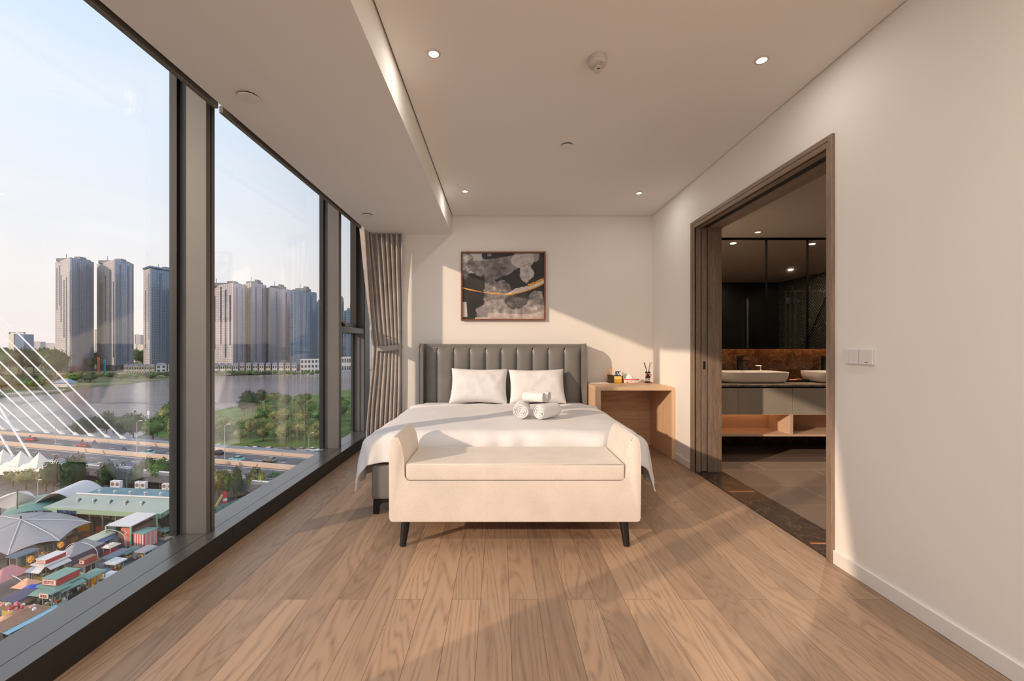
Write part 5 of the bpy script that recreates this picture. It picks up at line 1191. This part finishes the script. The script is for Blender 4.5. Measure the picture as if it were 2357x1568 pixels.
kiosk(228, 1268, 3.0, 8.0, 2.7, 'stall with blue tarpaulin awning between the two arches', roof=cm('pale_green_sheet', 186, 192, 176), awn=blue, front=brown)
kiosk(45, 1407, 3.4, 6.5, 2.2, 'brown roofed stall hung with pink paper lanterns at the left edge', roof=purple, awn=brown, front=yellow, frontsign=cm('lime_sign', 186, 186, 120), wall=brown)
kiosk(268, 1298, 2.0, 8.0, 1.7, 'low stall with heaps of pink and white goods in the middle of the lane', roof=slate, front=slate, wall=purple)
kiosk(298, 1287, 1.6, 6.0, 1.5, 'low blue green counter stall beside the white bin', roof=greend, front=slate, wall=slate)
kiosk(222, 1342, 1.5, 8.0, 1.3, 'low grey counter with colourful goods behind the orange kiosk', roof=slate, front=slate)
kiosk(250, 1345, 1.8, 4.0, 1.4, 'low white topped counter half hidden by the sill', roof=whitec, front=greyp)
kiosk(336, 1285, 2.2, 5.0, 1.6, 'low pale roofed stall with a red front right of the white bin', roof=greyp, front=red)
kiosk(384, 1238, 2.2, 6.0, 1.8, 'low green topped stall next to the window post', roof=green, front=cream)
kiosk(402, 1228, 2.2, 6.0, 1.6, 'pale green table stall furthest right, cut by the window post', roof=cm('pale_green_sheet', 186, 192, 176), front=greend)
# red and white striped booth
L = Loc('striped_booth', 'red and white striped booth with green flat roof', 'stall', 335, 1258, 'market stalls')
w, l, h = 2.5, 2.7, 3.1
L.part('frame', goodsd, G().box(-w / 2 + .1, w / 2 - .1, -l / 2 + .1, l / 2 - .1, 0, h - .1))
g1, g2 = G(), G()
for k in range(9):
    a = -w / 2 + w * k / 9; (g1 if k % 2 == 0 else g2).box(a, a + w / 9, -l / 2 - .02, -l / 2 + .06, .1, h)
for k in range(21):
    a = -l / 2 + l * k / 21; (g1 if k % 2 == 0 else g2).box(w / 2 - .06, w / 2 + .02, a, a + l / 21, .2, h)
L.part('red_stripes', cm('stripe_red', 200, 66, 66), g1); L.part('white_stripes', cm('stripe_white', 232, 214, 204), g2)
L.part('roof', green, G().box(-w / 2 - .15, w / 2 + .15, -l / 2 - .15, l / 2 + .15, h, h + .12))
# tents
tent(185, 1292, 4.6, 9.5, 4.2, 'grey peaked tent with a long purple side cloth in the lane', greyp, purple, 1.6)
tent(18, 1357, 4.2, 7.5, 4.2, 'pink and mauve peaked tent at the left edge', pink, None)
tent(62, 1371, 3.6, 4.0, 3.3, 'small orange peaked tent behind the blue umbrella', orangec, None)
# blue umbrella
def parasol(px, py, r_, h, m, label, pm=None):
    L = Loc('market_umbrella', label, 'umbrella', px, py, 'market umbrellas')
    L.part('pole', cm('stall_post', 150, 146, 140), G().cyl((0, 0, 0), (0, 0, h), .04, n=8))
    g = G(); g.lathe(0, 0, [(0, h), (r_ * .3, h - .12 * r_), (r_ * .7, h - .3 * r_), (r_, h - .55 * r_), (r_ * .98, h - .58 * r_), (0, h - .1)], 8); L.part('canopy', m, g)
    return L
parasol(70, 1386, 1.6, 2.7, cm('bright_blue', 62, 92, 190), 'bright blue umbrella in front of the orange tent')
parasol(10, 1467, 2.4, 3.0, orangec, 'wide pale orange umbrella at the lower left corner of the window')
# pink lanterns
for k in range(16):
    a = RND.uniform(0, 80); b = 1395 + RND.uniform(-6, 10)
    q = P(a, b, 3.1 + RND.uniform(-.2, .5)); t = thing('paper_lantern', 'round pink and red paper lantern hung over the stall at the left edge', 'lantern', q - Vector((0, 0, .25)), 'paper lanterns over the left stall')
    G().lathe(q.x, q.y, [(0, q.z - .24), (.16, q.z - .2), (.25, q.z), (.16, q.z + .2), (0, q.z + .24)], 12).out('shade', rc((cm('lantern_pink', 222, 150, 156), cm('lantern_red', 200, 76, 80), cm('lantern_white', 232, 216, 210))), t, True)
    G().cyl((q.x, q.y, q.z + .22), (q.x, q.y, q.z + .6), .012, n=5).out('string', goodsd, t)
# brown long roof + blue strip at the lower left
L = Loc('market_hall', 'brown ribbed long roof at the lower left beside the sill', 'roof', 38, 1462, None)
g = G()
for k in range(14): g.box(-2.35, 2.05, -2.6 + 5.2 * k / 14, -2.6 + 5.2 * k / 14 + .14, 2.42, 2.5)
L.part('roof', cm('brown_tiles', 150, 116, 92), G().hull([(-.3, -2.5, 2.75), (-.1, -2.5, 2.75), (-.1, 2.5, 2.75), (-.3, 2.5, 2.75)], [(-2.2, -2.7, 2.3), (1.9, -2.7, 2.3), (1.9, 2.7, 2.3), (-2.2, 2.7, 2.3)]))
L.part('walls', goodsd, G().box(-2.0, 1.7, -2.5, 2.5, 0, 2.3))
L = Loc('long_awning', 'pale blue long awning strip between the brown roof and the sill', 'awning', 75, 1462, None)
L.part('cloth', cm('pale_blue_sheet', 150, 186, 204), G().hull([(-.45, -3, 2.3), (.45, -3, 2.1), (.45, 3, 2.1), (-.45, 3, 2.3)], [(-.45, -3, 2.24), (.45, -3, 2.04), (.45, 3, 2.04), (-.45, 3, 2.24)]))
for yy in (-2.8, 0, 2.7): L.part('post', cm('stall_post', 150, 146, 140), G().box(.32, .42, yy, yy + .1, 0, 2.06))
L.part('counter', cm('goods_white', 220, 214, 206), G().box(-.3, .7, -3, 3, 0, .8))
# sunflower lantern
for px, py, tpz, lb in ((70, 1341, 3.9, 'orange sunflower shaped lantern on a dark pole in the lane'), (140, 1300, 3.6, 'second small orange flower lantern further along the lane')):
    p = P(px, py); t = thing('flower_lantern', lb, 'lantern', p, 'flower lanterns')
    G().cyl(p, p + Vector((0, 0, tpz)), .05, n=8).out('pole', goodsd, t)
    g = G(); q = p + Vector((0, 0, tpz))
    for k in range(10):
        an = k * math.pi * 2 / 10
        for yy in (-.15, .15): g.hull([q + Vector((math.cos(an) * .6, yy, math.sin(an) * .6))] * 1 + [q + Vector((math.cos(an + .3) * .45, yy, math.sin(an + .3) * .45)), q + Vector((math.cos(an - .3) * .45, yy, math.sin(an - .3) * .45))], [q + Vector((math.cos(an) * .2, -yy * .3, math.sin(an) * .2)), q + Vector((math.cos(an + .3) * .2, -yy * .3, math.sin(an + .3) * .2)), q + Vector((math.cos(an - .3) * .2, -yy * .3, math.sin(an - .3) * .2))])
    g.out('petals', orange, t); G().lathe(q.x, q.y, [(0, q.z - .3), (.26, q.z - .15), (.3, q.z), (.26, q.z + .15), (0, q.z + .3)], 12).out('flower_heart', yellow, t, True)
# arches over the lane
am = cm('white_arch', 214, 210, 206)
for (ax, ay), (bx, by), top, lb in (((71, 1312), (150, 1322), 1284, 'white arch over the lane before the sunflower lantern'), ((-30, 1345), (63, 1372), 1321, 'white arch over the lane at the left edge'), ((150, 1290), (225, 1296), 1249, 'white arch over the grey peaked tent'), ((221, 1262), (290, 1266), 1220, 'white arch over the blue awning stall'), ((285, 1235), (349, 1232), 1193, 'white arch in front of the white shelter roof')):
    a = P(ax, ay); b = P(bx, by); d = (a.y + b.y) / 2; ht = EYE - (top - VY) * d / F - GZ
    t = thing('lane_arch', lb, 'arch', (a + b) / 2, 'white arches over the market lane')
    pts = []
    for k in range(17):
        th = math.pi * k / 16; q = a.lerp(b, .5 - .5 * math.cos(th)); pts.append(Vector((q.x, q.y, GZ + ht * .45 + ht * .55 * math.sin(th))))
    G().tube(pts, .055, 6).out('hoop', am, t)
    for q in (a, b): G().cyl(q, q + Vector((0, 0, ht * .46)), .06, n=6).out('post', am, t)
# bin, cart
L = Loc('white_bin', 'white square bin between the low stalls', 'bin', 313, 1284); L.part('body', whitec, G().box(-.5, .5, -.5, .5, 0, 1.1, .05)); L.part('lid', greyp, G().box(-.52, .52, -.52, .52, 1.1, 1.2, .03))
L = Loc('food_cart', 'small red and white food cart in the lane', 'cart', 256, 1281); L.part('body', red, G().box(-.8, .8, -.9, .9, .3, 1.1, .03)); L.part('roof', cream, G().hull([(-.5, -.6, 2.4), (.5, -.6, 2.4), (.5, .6, 2.4), (-.5, .6, 2.4)], [(-1, -1.1, 2.0), (1, -1.1, 2.0), (1, 1.1, 2.0), (-1, 1.1, 2.0)]))
for x in (-.75, .75): L.part('wheel', tyre, G().cyl((x - .05, 0, .3), (x + .05, 0, .3), .3, n=12)); L.part('post', am, G().box(x - .03, x + .03, -.8, -.74, 1.1, 2.0))
# --- the big grey membrane tent
def memb(name, label, corners, peak, m, parts=True):
    pk = P(*peak[:2], peak[2]) ; cs = [P(x, y, h) for x, y, h in corners]
    cen = Vector((pk.x, pk.y, GZ)); t = thing(name, label, 'canopy', cen)
    n = len(cs); g = G()
    for i in range(n):
        A, B = cs[i], cs[(i + 1) % n]
        def f(u_, v_, A=A, B=B):
            e = A.lerp(B, u_); mid = cs[0] * 0
            e = e.lerp((A + B + pk) / 3, .07 * (1 - (2 * u_ - 1) ** 2)); e.z += .5 * (1 - (2 * u_ - 1) ** 2)
            q = e.lerp(pk, v_); q.z = e.z + (pk.z - e.z) * v_ ** .78; return q
        g.grid(f, 10, 10)
    g.out('membrane', m, t, True, 30)
    for q in cs: G().cyl((q.x, q.y, GZ), q, .12, n=8).out('post', goodsd, t)
    G().cyl((pk.x, pk.y, GZ), pk + Vector((0, 0, .8)), .10, n=8).out('mast', goodsd, t)
    for q in cs:
        G().tube([q + Vector((0, 0, .05))] + [q.lerp(pk, v_) * 1 + Vector((0, 0, (v_ ** .78 - v_) * (pk.z - q.z) + .12)) for v_ in (.2, .4, .6, .8, 1.0)], .07, 5).out('ridge_cable', whitec, t)
    return t
memb('membrane_tent', 'large grey membrane tent with white ridge lines over the market', [(18, 1279, 3.2), (137, 1245, 3.6), (210, 1203, 4.0), (120, 1180, 4.5), (-20, 1190, 4), (-90, 1262, 3.4)], (48, 1197, 6.2), greyp)
0 and memb('membrane_tent', 'grey membrane tent cut by the left edge of the window', [(-90, 1262, 3.6), (10, 1279, 3.2), (45, 1205, 4.2), (-30, 1195, 4)], (-30, 1210, 9), greyp)
memb('membrane_canopy', 'white membrane canopy on the left, before the curved green roof', [(-40, 1172, 4), (36, 1178, 3.4), (84, 1150, 5), (66, 1133, 7), (0, 1150, 5)], (40, 1134, 8.5), cm('white_membrane', 206, 200, 202))
# stacked things below the tent edge
for px, py, w_, h_, m_, lb in ((166, 1262, 1.2, 2.4, brown, 'dark brown post like box under the right flap of the grey tent'), (164, 1252, .9, 1.6, yellow, 'yellow crate under the right flap of the grey tent'), (183, 1252, 1.6, 1.2, cm('goods_green', 96, 140, 84), 'green crate under the grey tent'), (190, 1245, 1.6, 1.6, cm('goods_red', 190, 74, 70), 'red crate under the grey tent'), (196, 1230, 1.6, 2.6, orange, 'orange playground slide part at the right tip of the grey tent'), (213, 1216, 2.6, 3.4, yellow, 'yellow climbing frame box beyond the right tip of the tent')):
    L = Loc('crate', lb, 'crate', px, py, 'crates by the grey tent'); L.part('body', m_, G().box(-w_ / 2, w_ / 2, -w_ / 2, w_ / 2, 0, h_, .04)); L.part('rim', goodsd, G().box(-w_ / 2 - .03, w_ / 2 + .03, -w_ / 2 - .03, w_ / 2 + .03, h_ - .12, h_ + .02))
# --- the long green roofed hall
def pt3(px, py, h): return P(px, py, h)
hall = thing('green_hall', 'long market hall with sea green metal roof and pale green fascia', 'hall', P(255, 1190))
hz, rz = 5.2, 8.0
e0, e1 = pt3(100, 1168, hz), pt3(371, 1183, hz); r0, r1 = pt3(176, 1137, rz), pt3(428, 1149, rz)
bk0, bk1 = pt3(240, 1121, 7.2), pt3(450, 1130, 7.2)
t = NT('ribbed_green_roof'); co = t.coord(rot=(0, 0, ROT)); wv = t.n('TexWave', wave_type='BANDS', bands_direction='X', i={'Vector': co, 'Scale': 1.6}); n = t.n('TexNoise', i={'Vector': co, 'Scale': .12, 'Detail': 3.0})
ribg = t.pbr(t.mix(t.math('MULTIPLY', wv.outputs['Fac'], .18), t.ramp(n.outputs[0], [(.35, S(88, 126, 134)), (.65, S(106, 140, 146))]), S(78, 110, 118)), .5)
g = G(); dn = Vector((0, 0, -.15)); g.hull([e0, e1, r1, r0], [p_ + dn for p_ in (e0, e1, r1, r0)]); g.out('front_roof_slope', ribg, hall)
g = G(); up_ = Vector((0, 0, -.6)); g.hull([r0 + up_, r1 + up_, bk1, bk0], [p_ + dn for p_ in (r0 + up_, r1 + up_, bk1, bk0)]); g.out('rear_roof_slope', ribg, hall)
g = G(); g.tube([r0 + Vector((0, 0, .1)), r1 + Vector((0, 0, .1))], .18, 6); g.out('ridge_cap', whitec, hall)
dirn = (e1 - e0).normalized(); fn_ = Vector((dirn.y, -dirn.x, 0)).normalized()
fd = Vector((0, 0, -.95))
g = G(); g.hull([e0 + fn_ * .1, e1 + fn_ * .1, e1, e0], [e0 + fn_ * .1 + fd, e1 + fn_ * .1 + fd, e1 + fd, e0 + fd]); fas = g.out('fascia', cm('pale_lime_fascia', 158, 178, 146), hall)
g = G(); g.hull([e1, r1, r1 + Vector((0, 0, -.3)), e1 + fd], [p_ + Vector((.2, .05, 0)) for p_ in (e1, r1, r1 + Vector((0, 0, -.3)), e1 + fd)]); g.out('gable', greend, hall)
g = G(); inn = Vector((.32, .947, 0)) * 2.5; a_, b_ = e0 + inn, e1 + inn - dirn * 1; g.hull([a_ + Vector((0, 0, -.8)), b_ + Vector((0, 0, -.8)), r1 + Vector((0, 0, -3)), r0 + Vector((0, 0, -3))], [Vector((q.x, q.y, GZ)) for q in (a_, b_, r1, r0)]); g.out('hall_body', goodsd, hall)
for k in range(9):
    q = e0.lerp(e1, (k + .5) / 9) - fn_ * .3; G().box(q.x - .1, q.x + .1, q.y - .1, q.y + .1, GZ, q.z - 1).out('column', green, hall)
for k, (m_, zz) in enumerate(((whitec, 2.6), (cm('goods_red', 190, 74, 70), 1.4), (mint, 2.4), (yellow, 1.2), (mint, 2.6), (whitec, 1.8))):
    q = e0.lerp(e1, .34 + k * .105) + inn * .5; g = G(); g.box(-.9, .9, -.4, .4, 0, zz); bmesh.ops.translate(g.bm, verts=g.bm.verts, vec=(q.x, q.y, GZ))
    tag(g.out('stock_cabinet', m_), ['white', 'red', 'mint green', 'yellow', 'second mint green', 'right-end white'][k] + ' cabinet standing under the front eave of the green hall', 'cabinet', 'cabinets under the hall eave')
cu_t = bpy.data.curves.new('hall_sign', 'FONT'); cu_t.body = 'BIEM MAS-COMBI-CON AOB'; cu_t.size = .98; cu_t.extrude = .03; cu_t.align_x = 'LEFT'
ot = bpy.data.objects.new('sign_text', cu_t); C.objects.link(ot); ot.parent = hall; q = e0.lerp(e1, .125) + fn_ * .16 + Vector((0, 0, -.98)); ot.location = q - hall.location
ot.rotation_euler = (math.pi / 2, 0, math.atan2(dirn.y, dirn.x)); cu_t.materials.append(cm('sign_blue', 40, 84, 140))
wid = (e1 - e0).length * .165; bpy.context.view_layer.update(); sxx = wid / max(.1, ot.dimensions.x)
met = bpy.data.meshes.new_from_object(ot.evaluated_get(bpy.context.evaluated_depsgraph_get())); om = bpy.data.objects.new('sign_text', met); C.objects.link(om); om.parent = hall; om.location = ot.location; om.rotation_euler = ot.rotation_euler; om.scale = (sxx, 1, 1); bpy.data.objects.remove(ot); bpy.data.curves.remove(cu_t)
steel = cm('vent_steel', 206, 204, 200, .35)
def roof_z(a, b, c, px, py, w):       # point on a slope through w (0 eave .. 1 ridge)
    return a.lerp(b, w)
for row, (lo0, lo1, hi0, hi1, w_, xs_, nm) in enumerate(((e0, e1, r0, r1, .48, (.17, .31, .45, .59, .73), 'front'), (r0 + up_, r1 + up_, bk0, bk1, .40, (.12, .27, .42, .57, .72), 'rear'))):
    for k, a in enumerate(xs_):
        q = lo0.lerp(lo1, a).lerp(hi0.lerp(hi1, a), w_); t = thing('roof_ventilator', 'round steel ventilator on the %s roof slope, %s from its left end' % (nm, ('first', 'second', 'third', 'fourth', 'fifth')[k]), 'ventilator', q, 'turbine ventilators on the green roof')
        G().cyl(q - Vector((0, 0, .1)), q + Vector((0, 0, .4)), .2, n=12).out('neck', whitec, t)
        G().lathe(q.x, q.y, [(0, q.z + .35), (.22, q.z + .38), (.32, q.z + .56), (.24, q.z + .74), (0, q.z + .8)], 14).out('turbine', steel, t, True)
for k, px in enumerate((260, 271, 316, 329, 377, 390)):
    q = bk0.lerp(bk1, (px - 240) / 206) + Vector((0, .3, 0)); t = thing('cooling_unit', 'white box unit at the back edge of the green roof, %s from the left' % ('first', 'second', 'third', 'fourth', 'fifth', 'sixth')[k], 'cooling unit', q, 'rooftop cooling units')
    G().box(q.x - .55, q.x + .55, q.y - .4, q.y + .4, q.z - .1, q.z + 1.5 - .2 * (k > 3), .04).out('casing', whitec, t); G().cyl((q.x - .02, q.y - .43, q.z + .75), (q.x - .02, q.y - .39, q.z + .75), .4, n=14).out('fan_grille', cm('fan_dark', 140, 110, 100), t)
# arched white roof and curved green roof to the left of the hall
def vault(name, label, a, b, span, h, rise, m, seed=0):
    A, B = P(*a, h), P(*b, h); d = (B - A); d.z = 0; d.normalize(); nn = Vector((-d.y, d.x, 0)); t = thing(name, label, 'roof', Vector((A.x, A.y, GZ)))
    G().grid(lambda u_, v_: A.lerp(B, u_) + nn * (span * (v_ - .5)) + Vector((0, 0, rise * math.sin(math.pi * v_))), 12, 16).out('vault_roof', m, t, True, mods=[('SOLIDIFY', {'thickness': .15})])
    g = G()
    for e_ in (A, B):
        for s_ in (-.5, .5): q = e_ + nn * span * s_; g.cyl((q.x, q.y, GZ), q, .12, n=6)
    g.out('supports', cm('stall_post', 150, 146, 140), t)
    return t
vault('vaulted_roof', 'long white vaulted roof behind the left end of the green hall', (125, 1160), (195, 1128), 8, 5.0, 2.4, cm('white_membrane', 206, 200, 202))
vault('curved_green_roof', 'curved sea green roof left of the long green hall', (60, 1190), (100, 1150), 9, 4.2, 1.0, green)
# white ribbed shelter with poster
sh_ = thing('slatted_shelter', 'open shelter with white slatted sloping roof and red poster', 'shelter', P(300, 1245))
A_, B_, C_, D_ = pt3(244, 1210, 4.4), pt3(301, 1213, 4.4), pt3(361, 1183, 5.4), pt3(314, 1180, 5.4)
g = G(); g.hull([A_, B_, C_, D_], [p_ + Vector((0, 0, -.12)) for p_ in (A_, B_, C_, D_)]); g.out('roof', greyp, sh_)
g = G()
for k in range(12):
    a = (k + .2) / 12; b = a + .045; g.hull([A_.lerp(B_, a) + Vector((0, 0, .1)), A_.lerp(B_, b) + Vector((0, 0, .1)), D_.lerp(C_, b) + Vector((0, 0, .1)), D_.lerp(C_, a) + Vector((0, 0, .1))], [A_.lerp(B_, a), A_.lerp(B_, b), D_.lerp(C_, b), D_.lerp(C_, a)])
g.out('roof_slats', cm('white_slat', 236, 230, 230), sh_)
for q in (A_, B_, C_, D_): G().box(q.x - .12, q.x + .12, q.y - .12, q.y + .12, GZ, q.z).out('post', mint, sh_)
mid = A_.lerp(B_, .58); ed = (B_ - A_).normalized()
g = G(); q0 = mid + Vector((0, .2, -.4)); q1 = B_ - ed * .4 + Vector((0, .2, -.4)); g.hull([q0, q1, q1 + Vector((0, .12, 0)), q0 + Vector((0, .12, 0))], [Vector((q.x, q.y, GZ + .5)) for q in (q0, q1, q1 + Vector((0, .12, 0)), q0 + Vector((0, .12, 0)))]); po_ = g.out('poster', cm('poster_red', 206, 116, 100), sh_)
g = G()
for k in range(9):
    a = .1 + .8 * RND.random(); z = GZ + 1 + 2.6 * k / 9; q = q0.lerp(q1, a * .6 + .05); g.box(q.x, q.x + 1.1, q.y - .03, q.y, z, z + .18)
g.out('poster_print', cream, po_)
g = G(); bd = B_.lerp(C_, .1); be = B_.lerp(C_, .95); g.hull([bd + Vector((-.4, 0, -1.2)), be + Vector((-.4, 0, -1.2)), be + Vector((-3, 0, -1.2)), bd + Vector((-3, 0, -1.2))], [Vector((q.x, q.y, GZ)) for q in (bd + Vector((-.4, 0, 0)), be + Vector((-.4, 0, 0)), be + Vector((-3, 0, 0)), bd + Vector((-3, 0, 0)))]); g.out('stock', cm('stock_brown', 110, 84, 78), sh_)
for px, py, h, lb in ((373, 1222, 6.0, 'slim white lamp post at the right end of the green hall'), (87, 1160, 5.5, 'slim pole before the dull green trees left of the hall'), (292, 1130, 4.5, 'slim mast behind the rear roof slope of the hall')):
    street_lamp(P(px, py), h, lb, 'market lamp posts', .8)
# playground seen at the foot of the middle window
p = P(518, 1176); t = thing('play_tower', 'small red and white striped play tower with a pointed red top', 'play tower', p)
for k in range(6):
    r0_, r1_ = .95 - k * .11, .95 - (k + 1) * .11; g = G(); g.lathe(p.x, p.y, [(0, GZ + k * .62), (r0_, GZ + k * .62), (r1_, GZ + (k + 1) * .62), (0, GZ + (k + 1) * .62)], 16); g.out('red_band' if k % 2 == 1 else 'white_band', cm('play_red', 214, 44, 60) if k % 2 == 1 else cm('goods_white', 220, 214, 206), t)
z = GZ + 6 * .62; g = G(); g.lathe(p.x, p.y, [(0, z), (.42, z), (.42, z + .5), (0, z + 1.1)], 12); g.out('top', cm('play_red', 214, 44, 60), t)
a, b = P(497, 1190), P(588, 1152); nn = Vector((0, 0, 1))
fnc = thing('play_fence', 'sea green fence with red rail along the playground at the sill', 'fence', a)
g = G(); g.hull([a + nn * 2.2, b + nn * 2.2, b + nn * 2.2 + Vector((0, .15, 0)), a + nn * 2.2 + Vector((0, .15, 0))], [a, b, b + Vector((0, .15, 0)), a + Vector((0, .15, 0))]); g.out('panel', green, fnc)
g = G(); g.tube([a + nn * .9 + Vector((.5, -.6, 0)), b + nn * .9 + Vector((.5, -.6, 0))], .16, 6); g.out('red_rail', red, fnc)
for k in range(7): q = a.lerp(b, k / 6); G().box(q.x - .07, q.x + .07, q.y - .1, q.y + .02, GZ, GZ + 2.6).out('post', greend, fnc)
a, b = P(490, 1176), P(512, 1162); sl2 = thing('play_slide', 'yellow slide next to the red and white play tower', 'slide', a)
G().tube([b + nn * 2.4, a.lerp(b, .6) + nn * 1.4, a.lerp(b, .3) + nn * .6, a + nn * .4], .35, 6).out('chute', cm('slide_yellow', 226, 176, 84), sl2); G().cyl(b, b + nn * 2.3, .1, n=6).out('post', blue, sl2)
for o in TP + [car0, moto0, rid0]:      # the patterns the copies came from
    def kill(x):
        for c in list(x.children): kill(c)
        bpy.data.objects.remove(x)
    kill(o)
# ================================================================== SKY, SUN, LAMPS, CAMERA
wld = bpy.data.worlds.new('sky'); SC.world = wld; wld.use_nodes = True
nt = wld.node_tree; nt.nodes.clear()
wo = nt.nodes.new('ShaderNodeOutputWorld'); bg = nt.nodes.new('ShaderNodeBackground'); tc = nt.nodes.new('ShaderNodeTexCoord'); sx = nt.nodes.new('ShaderNodeSeparateXYZ')
rp = nt.nodes.new('ShaderNodeValToRGB'); nt.links.new(tc.outputs['Generated'], sx.inputs[0]); nt.links.new(sx.outputs[2], rp.inputs[0])
el = rp.color_ramp.elements
for p, c in ((0.0, S(228, 216, 212)), (0.10, S(230, 224, 222)), (0.22, S(222, 225, 232)), (0.40, S(214, 226, 241)), (0.62, S(200, 220, 244))):
    e = el.new(p); e.color = c
el.remove(el[0]); el.remove(el[len(el) - 1])
cl = nt.nodes.new('ShaderNodeTexNoise'); mp = nt.nodes.new('ShaderNodeMapping'); mp.inputs['Scale'].default_value = (1.4, 1.4, 5.0)
nt.links.new(tc.outputs['Generated'], mp.inputs[0]); nt.links.new(mp.outputs[0], cl.inputs['Vector']); cl.inputs['Scale'].default_value = 2.2; cl.inputs['Detail'].default_value = 6.0
mr = nt.nodes.new('ShaderNodeMapRange'); mr.inputs[1].default_value = .48; mr.inputs[2].default_value = .75; mr.inputs[4].default_value = .45
mx = nt.nodes.new('ShaderNodeMix'); mx.data_type = 'RGBA'; mx.inputs[7].default_value = S(238, 234, 236)
nt.links.new(cl.outputs[0], mr.inputs[0]); nt.links.new(mr.outputs[0], mx.inputs[0]); nt.links.new(rp.outputs[0], mx.inputs[6]); nt.links.new(mx.outputs[2], bg.inputs[0])
bg.inputs[1].default_value = SKY
nt.links.new(bg.outputs[0], wo.inputs[0])

sl = bpy.data.lights.new('sun', 'SUN'); sl.energy = SUN; sl.angle = math.radians(0.9); sl.color = (1.0, 0.75, 0.56)
so_ = bpy.data.objects.new('sun', sl); C.objects.link(so_)
so_.rotation_euler = Vector((1.0, 0.70, -0.405)).to_track_quat('-Z', 'Y').to_euler()
def lamp(x, y, z, e, col=(1.0, .93, .86), size=150, r=.03):
    l = bpy.data.lights.new('downlight_and_fill_lamp', 'AREA'); l.shape = 'DISK'; l.size = .06; l.energy = e; l.color = col
    o = bpy.data.objects.new('downlight_and_fill_lamp', l); C.objects.link(o); o.location = (x, y, z - .008)
for x, y, _ in DL: lamp(x, y, ZC, LAMP)
for x, y in ((-.352, .25), (1.43, .25), (-.352, -1.8), (1.43, -1.8)): lamp(x, y, ZC, LAMP * FILL_BACK)  # unseen fill lamps added behind the camera to brighten the room
for x, y in ((2.86, 4.73), (3.85, 4.70), (4.81, 2.90)): lamp(x, y, ZB, BATHL, (1, .80, .62))

cd_ = bpy.data.cameras.new('camera'); cam = bpy.data.objects.new('camera', cd_); C.objects.link(cam); SC.camera = cam
cam.location = (0, 0, EYE); cam.rotation_euler = (math.pi / 2, 0, 0)
cd_.sensor_fit = 'HORIZONTAL'; cd_.sensor_width = 36.0; cd_.lens = 36.0 * F / 2357.0
cd_.shift_x = 28.5 / 2357.0; cd_.shift_y = 10.0 / 2357.0; cd_.clip_start = 0.05; cd_.clip_end = 20000
vs = SC.view_settings; vs.view_transform = 'Standard'; vs.look = 'None'; vs.gamma = 1.0; vs.use_curve_mapping = False; vs.exposure = EXPO
cy = SC.cycles; cy.use_denoising = True; cy.max_bounces = 10; cy.diffuse_bounces = 6; cy.glossy_bounces = 5; cy.transmission_bounces = 6; cy.transparent_max_bounces = 12
cy.caustics_reflective = False; cy.caustics_refractive = False; cy.sample_clamp_indirect = 6.0
